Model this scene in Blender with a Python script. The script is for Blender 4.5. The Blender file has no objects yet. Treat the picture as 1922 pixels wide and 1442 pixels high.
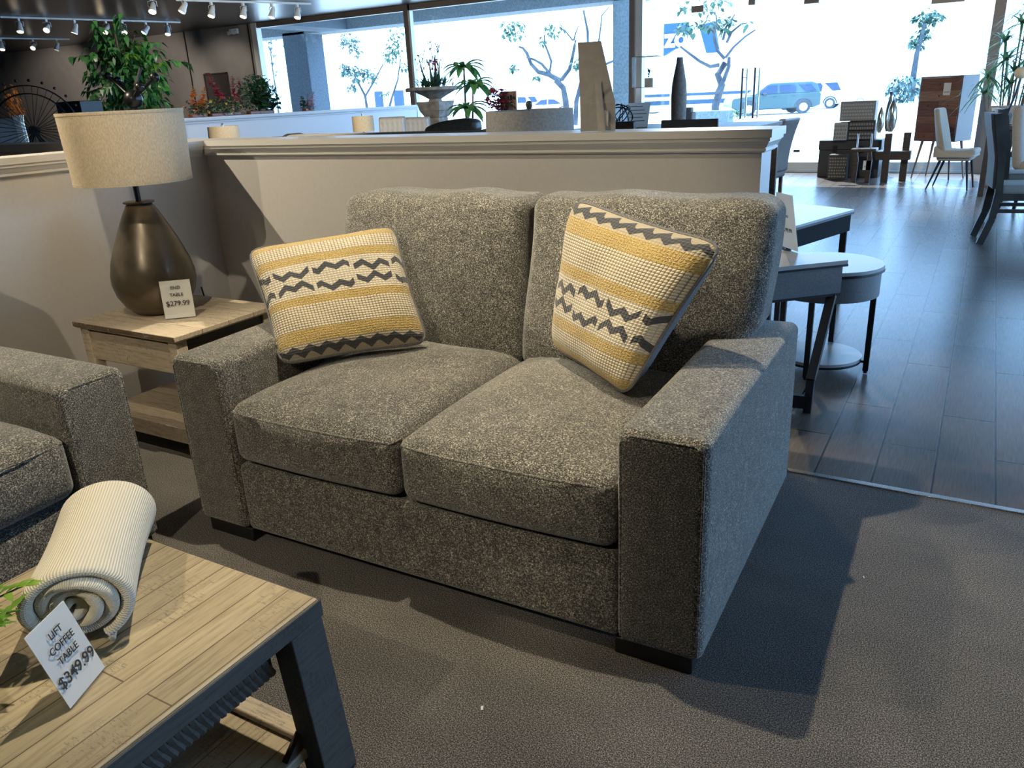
import bpy, math, random
from mathutils import Vector, Matrix
sc = bpy.context.scene
COL = sc.collection
R = math.radians
# ------------------------------------------------------------------ camera
FPX, CX, CY, CH = 1478.97, 961.0, 721.0, 1.412
YAW, PITCH, ROLL = -0.53639, 0.35198, -0.048435
_cy, _sy, _cp, _sp = math.cos(YAW), math.sin(YAW), math.cos(PITCH), math.sin(PITCH)
cF = Vector((_sy*_cp, _cy*_cp, -_sp)); _R = Vector((_cy, -_sy, 0)); _U = _R.cross(cF)
_cr, _sr = math.cos(ROLL), math.sin(ROLL)
cR = _cr*_R + _sr*_U; cU = -_sr*_R + _cr*_U
cam = bpy.data.cameras.new('camera'); cam.sensor_width = 36; cam.lens = FPX/1922*36
cam.clip_end = 500; cam.clip_start = 0.05
co = bpy.data.objects.new('camera', cam); COL.objects.link(co)
co.matrix_world = Matrix(((cR.x, cU.x, -cF.x, 0), (cR.y, cU.y, -cF.y, 0), (cR.z, cU.z, -cF.z, CH), (0, 0, 0, 1)))
sc.camera = co
def ray(px, py): return cF + cR*((px-CX)/FPX) - cU*((py-CY)/FPX)
def at(px, py, Y):
    d = ray(px, py); return Vector((0, 0, CH)) + d*(Y/d.y)
def gz(px, py, z=0.0):
    d = ray(px, py); return Vector((0, 0, CH)) + d*((z-CH)/d.z)
# ------------------------------------------------------------------ world, exposure
sc.view_settings.view_transform = 'Standard'; sc.view_settings.look = 'None'
sc.view_settings.exposure = 0.30; sc.view_settings.gamma = 1.0
sc.view_settings.use_curve_mapping = False
W = bpy.data.worlds.new('daylight'); sc.world = W; W.use_nodes = True
bg = W.node_tree.nodes['Background']; bg.inputs[0].default_value = (0.34, 0.60, 1.0, 1); bg.inputs[1].default_value = 9.0
def spot_light(name, loc, target, energy, size=50, blend=.4, col=(1, .87, .64), rad=.022):
    l = bpy.data.lights.new(name, 'SPOT'); l.energy = energy; l.spot_size = R(size); l.spot_blend = blend
    l.color = col; l.shadow_soft_size = rad
    o = bpy.data.objects.new(name, l); COL.objects.link(o); o.location = loc
    o.rotation_euler = (Vector(target)-Vector(loc)).to_track_quat('-Z', 'Y').to_euler(); return o
sun = bpy.data.lights.new('sun', 'SUN'); sun.energy = 9.0; sun.angle = R(.6); sun.color = (1, .97, .9)
so = bpy.data.objects.new('sun', sun); COL.objects.link(so); so.rotation_euler = (R(38), 0, R(-150))
SPOTS = [  # position, target, watts, cone
    ((-1.45, 1.92, 3.0), (-1.35, 1.45, .4), 245, 80),
    ((-2.45, 1.02, 3.0), (.1, 2.2, 0), 105, 36),
    ((-1.3, -1.3, 3.0), (-2.4, 2.1, .6), 175, 55),
    ((-5.05, 1.7, 3.0), (-2.85, 3.0, .85), 340, 49),
    ((-2.0, .75, 3.0), (-3.6, 1.9, .35), 85, 44),
    ((1.0, .2, 3.0), (.35, 1.5, 0), 14, 70),  # weak fill added to lift the carpet at right
    ((-2.9, 9.5, 3.0), (-.4, 3.0, 0), 520, 22),
    ((-1.7, 4.6, 3.0), (-.9, 3.6, 0), 35, 50),
    ((-4.2, 4.6, 3.0), (-7.0, 9.0, 1.0), 420, 90),  # added fill, brightens the middle of the showroom
    ((-1.2, 7.0, 3.0), (-1.4, 12.4, .6), 330, 70),  # added fill for the camera-facing sides of things near the window
    ((-8.8, 5.2, 3.0), (-10.2, 9.5, 1.5), 330, 60),  # added wash to brighten the pale partition and its flowers
]
for i, (a, b, e, s) in enumerate(SPOTS): spot_light('track_or_fill_spot', a, b, e, s)
def portal(loc, rot, sx, sy):
    l = bpy.data.lights.new('window_portal', 'AREA'); l.shape = 'RECTANGLE'; l.size = sx; l.size_y = sy
    l.cycles.is_portal = True
    o = bpy.data.objects.new('window_portal', l); COL.objects.link(o); o.location = loc; o.rotation_euler = rot
portal((-4.2, 13.9, 1.6), (R(-90), 0, 0), 20.6, 3.0)
portal((5.9, 8.4, 1.6), (R(90), 0, R(90)), 11, 3.0)
for (a, b, e) in (((-17, 11.6, 3.0), (-18, 13.9, 1.4), 110), ((-21, 11.8, 3.0), (-22, 13.9, 1.4), 110), ((-15.3, 12.2, 3.0), (-15.6, 13.9, 1.3), 60), ((-6.5, 4.4, 3.0), (-6.9, 5.2, 1.6), 60)):
    spot_light('track_or_fill_spot', a, b, e, 95, .6, (1, .86, .72), .05)

# ------------------------------------------------------------------ helpers
class MB:
    def __init__(s): s.v = []; s.f = []; s.mi = []; s.cur = 0
    def add(s, vs, fs):
        n = len(s.v); s.v += [tuple(v) for v in vs]
        s.f += [tuple(i+n for i in f) for f in fs]; s.mi += [s.cur]*len(fs); return s
    def box(s, x0, x1, y0, y1, z0, z1):
        return s.add([(x0,y0,z0),(x1,y0,z0),(x1,y1,z0),(x0,y1,z0),(x0,y0,z1),(x1,y0,z1),(x1,y1,z1),(x0,y1,z1)],
            [(3,2,1,0),(4,5,6,7),(0,1,5,4),(1,2,6,5),(2,3,7,6),(3,0,4,7)])
    def frus(s, a, b):   # two rects (x0,x1,y0,y1,z)
        vs = [(r[i], r[j], r[4]) for r in (a, b) for i, j in ((0,2),(1,2),(1,3),(0,3))]
        return s.add(vs, [(3,2,1,0),(4,5,6,7),(0,1,5,4),(1,2,6,5),(2,3,7,6),(3,0,4,7)])
    def bar(s, p, q, w, d=None, up=(0,0,1)):   # square-section bar between points
        p = Vector(p); q = Vector(q); d = d or w; a = (q-p).normalized(); u = Vector(up)
        if abs(a.dot(u)) > .98: u = Vector((0,1,0))
        x = a.cross(u).normalized(); y = x.cross(a)
        vs = [e + x*sx*w/2 + y*sy*d/2 for e in (p, q) for sx, sy in ((-1,-1),(1,-1),(1,1),(-1,1))]
        return s.add(vs, [(3,2,1,0),(4,5,6,7),(0,1,5,4),(1,2,6,5),(2,3,7,6),(3,0,4,7)])
    def tube(s, pts, rs, n=8, closed=False):
        pts = [Vector(p) for p in pts]
        if not hasattr(rs, '__len__'): rs = [rs]*len(pts)
        vs = []; N = len(pts); up = Vector((.13,.21,1)).normalized()
        for i, p in enumerate(pts):
            if closed: a = pts[(i+1)%N]-pts[i-1]
            else: a = pts[min(i+1,N-1)]-pts[max(i-1,0)]
            a = a.normalized() if a.length > 1e-9 else Vector((0,0,1))
            x = a.cross(up)
            if x.length < 1e-3: x = a.cross(Vector((1,0,0)))
            x.normalize(); y = x.cross(a)
            for k in range(n):
                t = 2*math.pi*k/n; vs.append(p + (x*math.cos(t)+y*math.sin(t))*rs[i])
        fs = []
        for i in range(N if closed else N-1):
            j = (i+1)%N
            for k in range(n): fs.append((i*n+k, i*n+(k+1)%n, j*n+(k+1)%n, j*n+k))
        if not closed: fs += [tuple(range(n))[::-1], tuple((N-1)*n+k for k in range(n))]
        return s.add(vs, fs)
    def lathe(s, prof, c=(0,0,0), n=32, cap=True):   # prof: (r,z)
        vs = [(c[0]+r*math.cos(2*math.pi*k/n), c[1]+r*math.sin(2*math.pi*k/n), c[2]+z) for r, z in prof for k in range(n)]
        fs = [(i*n+k, i*n+(k+1)%n, (i+1)*n+(k+1)%n, (i+1)*n+k) for i in range(len(prof)-1) for k in range(n)]
        if cap: fs += [tuple(range(n))[::-1], tuple((len(prof)-1)*n+k for k in range(n))]
        return s.add(vs, fs)
    def prism(s, poly, z0, z1, fn=None):   # poly in xy
        n = len(poly); vs = [(x,y,z0) for x,y in poly]+[(x,y,z1) for x,y in poly]
        if fn: vs = [fn(*v) for v in vs]
        fs = [tuple(range(n))[::-1], tuple(range(n,2*n))]+[(i,(i+1)%n,n+(i+1)%n,n+i) for i in range(n)]
        return s.add(vs, fs)
    def ball(s, c, r, n=12, sz=1):
        m = n//2; pr = [(max(1e-4, r*math.sin(math.pi*i/m)), -r*sz*math.cos(math.pi*i/m)) for i in range(m+1)]
        return s.lathe(pr, c, n)
    def leaf(s, p, d, L, w, droop=.3, nrm=None):
        p = Vector(p); d = Vector(d).normalized(); n = Vector(nrm) if nrm else Vector((0,0,1))
        x = d.cross(n)
        if x.length < .05: x = d.cross(Vector((1,0,0)))
        x.normalize(); up = x.cross(d).normalized()
        m = p+d*L*.45+up*L*.04; t = p+d*L-Vector((0,0,L*droop))
        a = p+d*L*.4+x*w/2+up*w*.18; b = p+d*L*.4-x*w/2+up*w*.18
        a2 = p+d*L*.72+x*w*.3-Vector((0,0,L*droop*.4)); b2 = p+d*L*.72-x*w*.3-Vector((0,0,L*droop*.4))
        return s.add([p,a,m,b,a2,t,b2,p+d*L*.75-Vector((0,0,L*droop*.5))], [(0,1,2),(0,2,3),(1,4,7,2),(2,7,6,3),(4,5,7),(7,5,6)])
    def xf(s, M):
        s.v = [tuple(M @ Vector(v)) for v in s.v]; return s
    def build(s, name, mat, parent=None, smooth=True, bevel=0, ang=35, seg=2, sub=0):
        me = bpy.data.meshes.new(name); me.from_pydata(s.v, [], s.f); me.update()
        for m in (mat if isinstance(mat, (list, tuple)) else [mat]): me.materials.append(m)
        if any(s.mi): me.polygons.foreach_set('material_index', s.mi)
        if smooth:
            me.shade_smooth(); me.set_sharp_from_angle(angle=R(ang))
        o = bpy.data.objects.new(name, me); COL.objects.link(o)
        if parent: o.parent = parent
        if bevel:
            b = o.modifiers.new('bevel', 'BEVEL'); b.width = bevel; b.segments = seg; b.limit_method = 'ANGLE'; b.angle_limit = R(40)
            b.harden_normals = False
        if sub:
            b = o.modifiers.new('sub', 'SUBSURF'); b.levels = sub; b.render_levels = sub
        return o
def empty(name, loc=(0,0,0), rz=0):
    o = bpy.data.objects.new(name, None); COL.objects.link(o); o.location = loc; o.rotation_euler = (0,0,rz)
    o.empty_display_size = .1; return o
def tag(o, label, cat, group=None, kind=None):
    o['label'] = label; o['category'] = cat
    if group: o['group'] = group
    if kind: o['kind'] = kind
    return o
def struct(o): o['kind'] = 'structure'; return o
def thing(name, label, cat, loc=(0,0,0), rz=0, group=None): return tag(empty(name, loc, rz), label, cat, group)
def dup(root, loc, rz=0, label=None):
    r = root.copy(); COL.objects.link(r); r.location = loc; r.rotation_euler = (0,0,rz)
    if label: r['label'] = label
    for ch in list(root.children):
        c = ch.copy(); COL.objects.link(c); c.parent = r
        for g in list(ch.children):
            d = g.copy(); COL.objects.link(d); d.parent = c
    return r
def text(name, body, size, mat, loc, rot, parent, align='CENTER', bold=0.0, ext=.0004):
    cu = bpy.data.curves.new(name, 'FONT'); cu.body = body; cu.size = size; cu.align_x = align; cu.align_y = 'CENTER'
    cu.extrude = ext; cu.offset = bold; cu.materials.append(mat)
    tmp = bpy.data.objects.new('tmp_text', cu); me = bpy.data.meshes.new_from_object(tmp); me.name = name
    bpy.data.objects.remove(tmp); o = bpy.data.objects.new(name, me); COL.objects.link(o); o.parent = parent; o.location = loc
    if isinstance(rot, Matrix): o.rotation_euler = rot.to_euler()
    else: o.rotation_euler = rot
    return o
def softbox(hx, hy, hz, r, n=8, k=4, fn=None):
    """rounded box, centred, with callback to deform"""
    mb = MB(); key = {}
    def axis(h):
        a = [h-r+r*math.tan(R(45*i/k)) for i in range(k+1)]
        mid = [-(h-r)+(2*(h-r))*i/n for i in range(n+1)]
        return [-x for x in a[::-1]][:-1]+mid+a[1:]
    H = (hx, hy, hz); A = [axis(h) for h in H]
    def vid(q):
        inn = [max(-(H[i]-r), min(H[i]-r, q[i])) for i in range(3)]
        d = Vector([q[i]-inn[i] for i in range(3)]); L = d.length
        p = Vector(inn)+(d/L*r if L > 1e-9 else Vector((0,0,0)))
        kk = (round(q[0],5), round(q[1],5), round(q[2],5))
        if kk not in key:
            key[kk] = len(mb.v); mb.v.append(tuple(fn(*p)) if fn else tuple(p))
        return key[kk]
    for ax in range(3):
        b, c = (ax+1)%3, (ax+2)%3
        for sgn in (-1, 1):
            for i in range(len(A[b])-1):
                for j in range(len(A[c])-1):
                    q = []
                    for (ii, jj) in ((i,j),(i+1,j),(i+1,j+1),(i,j+1)):
                        t = [0,0,0]; t[ax] = sgn*H[ax]; t[b] = A[b][ii]; t[c] = A[c][jj]; q.append(vid(t))
                    if sgn < 0: q.reverse()
                    mb.f.append(tuple(q)); mb.mi.append(0)
    return mb
# ------------------------------------------------------------------ materials
def mat(name, col, rough=.6, metal=0, spec=.5, emit=None, es=1, sheen=0, coat=0):
    m = bpy.data.materials.new(name); m.use_nodes = True; b = m.node_tree.nodes['Principled BSDF']
    b.inputs['Base Color'].default_value = (*col, 1); b.inputs['Roughness'].default_value = rough
    b.inputs['Metallic'].default_value = metal; b.inputs['Specular IOR Level'].default_value = spec
    b.inputs['Sheen Weight'].default_value = sheen; b.inputs['Coat Weight'].default_value = coat
    if emit: b.inputs['Emission Color'].default_value = (*emit, 1); b.inputs['Emission Strength'].default_value = es
    return m
class NT:
    def __init__(s, m): s.t = m.node_tree; s.b = s.t.nodes['Principled BSDF']
    def n(s, ty, **kw):
        o = s.t.nodes.new(ty)
        for k, v in kw.items():
            if k in o.inputs.keys(): o.inputs[k].default_value = v
            else: setattr(o, k, v)
        return o
    def l(s, a, b): s.t.links.new(a, b)
    def coord(s, scale=(1,1,1), rot=(0,0,0), which='Object'):
        c = s.n('ShaderNodeTexCoord'); mp = s.n('ShaderNodeMapping'); mp.inputs['Scale'].default_value = scale
        mp.inputs['Rotation'].default_value = rot; s.l(c.outputs[which], mp.inputs[0]); return mp.outputs[0]
    def noise(s, vec, scale, detail=2, rough=.5):
        o = s.n('ShaderNodeTexNoise', Scale=scale, Detail=detail, Roughness=rough); s.l(vec, o.inputs['Vector']); return o.outputs['Fac']
    def ramp(s, fac, stops, const=False):
        o = s.n('ShaderNodeValToRGB'); cr = o.color_ramp
        if const: cr.interpolation = 'CONSTANT'
        while len(cr.elements) > 1: cr.elements.remove(cr.elements[-1])
        cr.elements[0].position = stops[0][0]; cr.elements[0].color = (*stops[0][1], 1)
        for p, c in stops[1:]:
            e = cr.elements.new(p); e.color = (*c, 1)
        s.l(fac, o.inputs[0]); return o.outputs[0]
    def mix(s, fac, a, b, mode='MIX'):
        o = s.n('ShaderNodeMix', data_type='RGBA', blend_type=mode)
        for k, v in ((0, fac), (6, a), (7, b)):
            if hasattr(v, 'links'): s.l(v, o.inputs[k])
            else: o.inputs[k].default_value = v if k == 0 else (*v, 1)
        return o.outputs[2]
    def m(s, op, a, b=0.0, c=0.0, clamp=False):
        o = s.n('ShaderNodeMath', operation=op, use_clamp=clamp)
        for k, v in ((0, a), (1, b), (2, c)):
            if hasattr(v, 'links'): s.l(v, o.inputs[k])
            else: o.inputs[k].default_value = v
        return o.outputs[0]
    def bump(s, h, st=.3, dist=.01):
        o = s.n('ShaderNodeBump', Strength=st, Distance=dist); s.l(h, o.inputs['Height']); s.l(o.outputs[0], s.b.inputs['Normal']); return o
    def col(s, c): s.l(c, s.b.inputs['Base Color'])
def noisy(name, c1, c2, scale, rough=.6, bump=.2, dist=.004, stretch=(1,1,1), detail=3, lo=.35, hi=.65, **kw):
    m = mat(name, c1, rough, **kw); t = NT(m); v = t.coord(stretch); f = t.noise(v, scale, detail)
    t.col(t.ramp(f, [(lo, c1), (hi, c2)])); t.bump(f, bump, dist); return m
def fabric():
    m = mat('chenille', (.3,.28,.24), .85, spec=.3, sheen=.35); t = NT(m)
    v = t.coord((.75,.75,1.5)); f = t.noise(v, 270, 2, .6); v2 = t.coord((1.4,1.4,.6)); g = t.noise(v2, 330, 1)
    big = t.noise(t.coord(), 26, 3, .7)
    h = t.m('ADD', t.m('MULTIPLY', f, .6), t.m('MULTIPLY', g, .4))
    c = t.ramp(h, [(.38, (.012,.0115,.010)), (.48, (.065,.062,.053)), (.57, (.24,.23,.20)), (.66, (.62,.60,.52))])
    c = t.mix(1.0, c, t.ramp(big, [(.35, (.72,.72,.72)), (.65, (1.22,1.20,1.17))]), 'MULTIPLY')
    t.col(c); t.bump(h, .6, .005); return m
M = {}
M['fabric'] = fabric()
M['cream_wall'] = noisy('cream_wall', (.58,.555,.53), (.60,.575,.55), 60, .42, .04, .001)
M['trim'] = mat('trim', (.66,.64,.61), .35)
M['dark_wall'] = noisy('dark_wall', (.21,.20,.195), (.23,.22,.21), 4, .7, .02)
M['blue_wall'] = mat('pale_wall', (.50,.50,.52), .4)
M['black'] = mat('black', (.012,.012,.013), .4)
M['black_metal'] = mat('black_metal', (.014,.014,.016), .35, .3)
M['foot'] = mat('foot_black', (.01,.009,.009), .5)
M['white'] = mat('white', (.78,.77,.74), .35)
M['paper'] = mat('paper', (.90,.89,.87), .25, coat=.3)
M['ink'] = mat('ink', (.02,.02,.022), .6)
M['chrome'] = mat('chrome', (.7,.7,.72), .2, 1)
M['white_track'] = mat('white_track', (.7,.72,.72), .35)
M['bulb'] = mat('bulb', (1,.9,.7), .4, emit=(1,.78,.5), es=9)
M['bulb2'] = mat('bulb_soft', (1,.95,.85), .4, emit=(1,.9,.75), es=2.0)
def glassmat(name, tint=(.93,.97,.98), fac=.07, rough=.02):
    m = bpy.data.materials.new(name); m.use_nodes = True; nt = m.node_tree; nt.nodes.clear()
    o = nt.nodes.new('ShaderNodeOutputMaterial'); mx = nt.nodes.new('ShaderNodeMixShader'); tr = nt.nodes.new('ShaderNodeBsdfTransparent')
    gl = nt.nodes.new('ShaderNodeBsdfGlossy'); tr.inputs[0].default_value = (*tint, 1); gl.inputs['Roughness'].default_value = rough
    mx.inputs[0].default_value = fac; nt.links.new(tr.outputs[0], mx.inputs[1]); nt.links.new(gl.outputs[0], mx.inputs[2]); nt.links.new(mx.outputs[0], o.inputs[0]); return m
M['glass'] = glassmat('window_glass'); M['acrylic'] = glassmat('acrylic', (.985,.99,.988), .05)
# carpet
m = mat('carpet', (.1,.09,.08), .95, spec=.1, sheen=.2); t = NT(m); f = t.noise(t.coord(), 300, 2, .75); g = t.noise(t.coord((1,2,1)), 3, 3)
c = t.ramp(f, [(.36, (.010,.0095,.009)), (.50, (.075,.069,.064)), (.63, (.29,.27,.245))]); c = t.mix(1.0, c, t.ramp(g, [(.3, (.85,.85,.85)), (.7, (1.1,1.1,1.1))]), 'MULTIPLY')
t.col(c); t.bump(f, .35, .004); M['carpet'] = m
# wood tile floor, boards running along Y
m = mat('wood_floor', (.2,.16,.13), .3, spec=.15); t = NT(m); v = t.coord((1,1,1), (0,0,R(90)))
br = t.n('ShaderNodeTexBrick', Scale=1.0); br.offset = .37; br.inputs['Brick Width'].default_value = 1.1; br.inputs['Row Height'].default_value = .2
br.inputs['Mortar Size'].default_value = .004; br.inputs['Color1'].default_value = (.185,.155,.135,1); br.inputs['Color2'].default_value = (.125,.103,.09,1)
br.inputs['Mortar'].default_value = (.02,.018,.017,1); t.l(v, br.inputs['Vector'])
gr = t.noise(t.coord((40,2.2,1)), 4, 4, .6); c = t.mix(1.0, br.outputs[0], t.ramp(gr, [(.3, (.80,.80,.80)), (.7, (1.16,1.16,1.16))]), 'MULTIPLY'); t.col(c)
hh = t.m('ADD', t.m('MULTIPLY', br.outputs['Fac'], -1.0), t.m('MULTIPLY', gr, .45)); t.bump(t.m('MULTIPLY', br.outputs['Fac'], -1.0), .5, .002)
t.b.inputs['Roughness'].default_value = .27; M['wood_floor'] = m
# ceiling tiles
m = mat('ceiling_tile', (.03,.028,.026), .3, spec=.5); t = NT(m); br = t.n('ShaderNodeTexBrick', Scale=1.0); br.offset = 0
br.inputs['Brick Width'].default_value = 1.2; br.inputs['Row Height'].default_value = .6; br.inputs['Mortar Size'].default_value = .008
br.inputs['Color1'].default_value = (.028,.026,.025,1); br.inputs['Color2'].default_value = (.022,.02,.019,1); br.inputs['Mortar'].default_value = (.008,.008,.008,1)
t.l(t.coord(), br.inputs['Vector']); t.col(br.outputs[0]); t.bump(t.m('ADD', t.m('MULTIPLY', br.outputs['Fac'], -1.0), t.m('MULTIPLY', t.noise(t.coord((1,8,1)), 3, 3), .5)), .25, .01); M['ceiling'] = m
def plank(name, c1, c2, row, wid, rot=90, mort=(.12,.085,.05), ms=.0016, rough=.5, grain=(22,1.5,1), axis=None):
    m = mat(name, c1, rough); t = NT(m); v = t.coord((1,1,1), axis or (0,0,R(rot)))
    br = t.n('ShaderNodeTexBrick', Scale=1.0); br.offset = .43; br.inputs['Brick Width'].default_value = wid; br.inputs['Row Height'].default_value = row
    br.inputs['Mortar Size'].default_value = ms; br.inputs['Color1'].default_value = (*c1,1); br.inputs['Color2'].default_value = (*c2,1); br.inputs['Mortar'].default_value = (*mort,1)
    br.inputs['Bias'].default_value = 0; t.l(v, br.inputs['Vector'])
    g = t.noise(t.coord(grain), 5, 6, .7); k = t.noise(t.coord((14,50,14)), 4, 4, .8); sp = t.noise(t.coord((3,2,2)), 2.2, 2)
    c = t.mix(1.0, br.outputs[0], t.ramp(g, [(.3, (.60,.57,.52)), (.5, (.98,.97,.96)), (.75, (1.2,1.18,1.14))]), 'MULTIPLY')
    c = t.mix(t.m('MULTIPLY', t.m('GREATER_THAN', sp, .52), t.m('GREATER_THAN', k, .57)), c, (c1[0]*.55, c1[1]*.55, c1[2]*.6))
    t.col(c); t.bump(t.m('ADD', t.m('MULTIPLY', br.outputs['Fac'], -.6), t.m('MULTIPLY', g, .5)), .5, .003); return m
M['table_planks'] = plank('whitewash_planks', (.40,.335,.225), (.325,.27,.18), .066, .62)
M['wash_wood'] = plank('whitewash_wood', (.50,.425,.32), (.44,.37,.28), .30, 3.0, mort=(.4,.33,.24), rough=.55, grain=(2,22,22))
M['wash_woodX'] = plank('whitewash_boards', (.50,.425,.32), (.44,.37,.28), .14, 3.0, rot=0, rough=.55, grain=(2,22,22))
M['grey_wood'] = plank('grey_stained_wood', (.085,.078,.068), (.07,.064,.056), .5, 3.0, mort=(.06,.055,.05), rough=.6, grain=(22,2,22))
M['dark_wood'] = noisy('dark_wood', (.030,.022,.018), (.055,.042,.035), 8, .45, .1, .002, stretch=(1,1,8))
M['brown_wood'] = noisy('brown_wood', (.12,.07,.045), (.20,.12,.075), 6, .5, .1, .002, stretch=(8,8,1))
# pillow: bands across v with zigzag bands
def pillow_mat():
    m = mat('woven_pillow', (.6,.5,.3), .9, spec=.2, sheen=.3); t = NT(m)
    uv = t.n('ShaderNodeUVMap'); sp = t.n('ShaderNodeSeparateXYZ'); t.l(uv.outputs[0], sp.inputs[0]); U, V = sp.outputs[0], sp.outputs[1]
    CREAM, YEL, PALE, GREY = (.50,.43,.30), (.52,.36,.10), (.60,.54,.43), (.06,.062,.068)
    # woven grid
    gx = t.m('ABSOLUTE', t.m('SINE', t.m('MULTIPLY', U, 150.))); gy = t.m('ABSOLUTE', t.m('SINE', t.m('MULTIPLY', V, 170.)))
    grid = t.m('MULTIPLY', gx, gy); weave = t.mix(t.m('GREATER_THAN', grid, .22), (.20,.165,.11), (.60,.52,.38))
    nz = t.n('ShaderNodeTexNoise', Scale=130, Detail=2); t.l(uv.outputs[0], nz.inputs['Vector'])
    pile = t.ramp(nz.outputs['Fac'], [(.35, (.28,.19,.055)), (.65, (.62,.46,.19))])
    bands = t.ramp(V, [(0, (0,)*3), (.10, (1,)*3), (.20, (0,)*3), (.385, (1,)*3), (.45, (.5,)*3), (.72, (1,)*3), (.79, (0,)*3), (.91, (1,)*3)], const=True)
    isy = t.m('GREATER_THAN', bands, .75); isb = t.m('MULTIPLY', t.m('GREATER_THAN', bands, .3), t.m('LESS_THAN', bands, .75))
    lowb = t.m('LESS_THAN', V, .10)
    c = t.mix(isy, weave, pile)
    def tri(x, k, ph=0.0): return t.m('ABSOLUTE', t.m('SUBTRACT', t.m('FRACT', t.m('ADD', t.m('MULTIPLY', x, k), ph)), .5))
    small = t.m('MULTIPLY', tri(U, 8.5), .085)
    slope = t.m('MULTIPLY', tri(U, 1.9, .02), .085)
    up = t.m('ADD', t.m('ADD', .592, small), slope); dn = t.m('SUBTRACT', .578, t.m('ADD', small, slope))
    gap = t.m('GREATER_THAN', tri(U, 3.8, .1), .045)
    def zig(line): return t.m('MULTIPLY', t.m('LESS_THAN', t.m('ABSOLUTE', t.m('SUBTRACT', V, line)), .024), gap)
    zz = t.m('MAXIMUM', zig(t.m('ADD', up, .015)), zig(t.m('SUBTRACT', dn, .015)))
    rh = t.m('ADD', t.m('MULTIPLY', t.m('ABSOLUTE', t.m('SUBTRACT', V, .585)), 9.0), t.m('MULTIPLY', tri(U, 1.9, .52), 2.0))
    ring = t.m('GREATER_THAN', t.m('ABSOLUTE', t.m('SINE', t.m('MULTIPLY', rh, 26.0))), .35)
    pale = t.mix(t.m('MINIMUM', t.m('GREATER_THAN', grid, .16), ring), (.40,.35,.26), PALE)
    c = t.mix(isb, c, t.mix(zz, pale, GREY))
    lz = t.m('LESS_THAN', t.m('ABSOLUTE', t.m('SUBTRACT', V, t.m('ADD', .035, t.m('MULTIPLY', tri(U, 9.0), .07)))), .024)
    c = t.mix(lowb, c, t.mix(lz, (.38,.33,.24), GREY))
    c = t.mix(t.m('MAXIMUM', t.m('LESS_THAN', U, .005), t.m('GREATER_THAN', U, .995)), c, GREY)
    hgt = t.m('ADD', t.m('MULTIPLY', grid, .5), t.m('MULTIPLY', nz.outputs['Fac'], t.m('MULTIPLY', isy, 1.4)))
    hgt = t.m('ADD', hgt, t.m('MULTIPLY', zz, .5)); t.col(c); t.bump(hgt, .7, .006); return m
M['pillow'] = pillow_mat()
M['pillow_back'] = noisy('pillow_back', (.10,.10,.105), (.16,.16,.165), 200, .9)
M['linen'] = noisy('linen', (.64,.53,.37), (.80,.69,.50), 260, .9, .1, .001, stretch=(1,1,.35))
M['linen_grey'] = noisy('linen_grey', (.33,.31,.28), (.42,.40,.37), 90, .9, .15, .002)
M['bronze'] = noisy('bronze_glaze', (.055,.044,.032), (.15,.12,.08), 7, .34, .5, .003, detail=9, lo=.3, hi=.75, metal=.45, coat=.2)
M['knit'] = None
m = mat('knit', (.78,.72,.58), .9, spec=.2, sheen=.3); t = NT(m); uv = t.n('ShaderNodeUVMap'); sp = t.n('ShaderNodeSeparateXYZ'); t.l(uv.outputs[0], sp.inputs[0])
rib = t.m('ABSOLUTE', t.m('SINE', t.m('MULTIPLY', sp.outputs[0], 760.))); st = t.m('ABSOLUTE', t.m('SINE', t.m('MULTIPLY', sp.outputs[1], 900.)))
t.col(t.mix(rib, (.58,.52,.40), (.82,.765,.62))); t.bump(t.m('ADD', rib, t.m('MULTIPLY', st, .25)), .6, .006); M['knit'] = m
M['leaf'] = noisy('ficus_leaf', (.025,.11,.028), (.05,.19,.045), 8, .35, .05, spec=.5)
M['leaf_dark'] = noisy('dark_leaf', (.035,.085,.055), (.08,.18,.11), 9, .4, .05)
M['leaf_bright'] = noisy('bright_leaf', (.10,.24,.03), (.26,.42,.07), 9, .4, .05)
M['leaf_big'] = noisy('broad_leaf', (.04,.14,.045), (.10,.27,.09), 7, .35, .05)
M['palm'] = noisy('palm_leaf', (.06,.14,.06), (.14,.26,.12), 7, .4, .05)
M['red'] = noisy('red_petal', (.30,.015,.03), (.55,.06,.09), 60, .6); M['pink'] = noisy('pink_petal', (.55,.20,.25), (.7,.4,.42), 60, .6)
M['orange'] = noisy('orange_petal', (.50,.14,.02), (.7,.28,.05), 60, .6); M['yellow'] = noisy('yellow_petal', (.7,.52,.06), (.8,.65,.2), 60, .6)
M['cream_petal'] = noisy('cream_petal', (.6,.52,.35), (.75,.7,.55), 60, .6)
M['bark'] = noisy('bark', (.10,.07,.05), (.19,.14,.10), 30, .8, .4, .01)
M['stone'] = noisy('weathered_stone', (.22,.21,.19), (.38,.36,.33), 14, .85, .5, .01, detail=6)
M['terracotta'] = noisy('brown_pot', (.10,.035,.02), (.17,.065,.035), 12, .4, .1)
M['white_cloth'] = noisy('white_cloth', (.55,.54,.52), (.62,.61,.58), 150, .8, .1, .002)
M['grey_cloth'] = noisy('grey_cloth', (.20,.19,.175), (.27,.255,.235), 150, .85, .15, .002)
M['tan_cloth'] = noisy('tan_cloth', (.34,.31,.26), (.42,.385,.33), 150, .85, .15, .002)
M['dark_leather'] = noisy('dark_leather', (.05,.052,.05), (.08,.083,.08), 40, .35, .1, .002)
M['cardboard'] = noisy('cardboard', (.29,.275,.255), (.33,.31,.29), 30, .8, .05)
M['silver'] = mat('silver_glaze', (.55,.57,.52), .15, .9)
M['laminate'] = mat('grey_laminate', (.36,.36,.365), .28)
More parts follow.
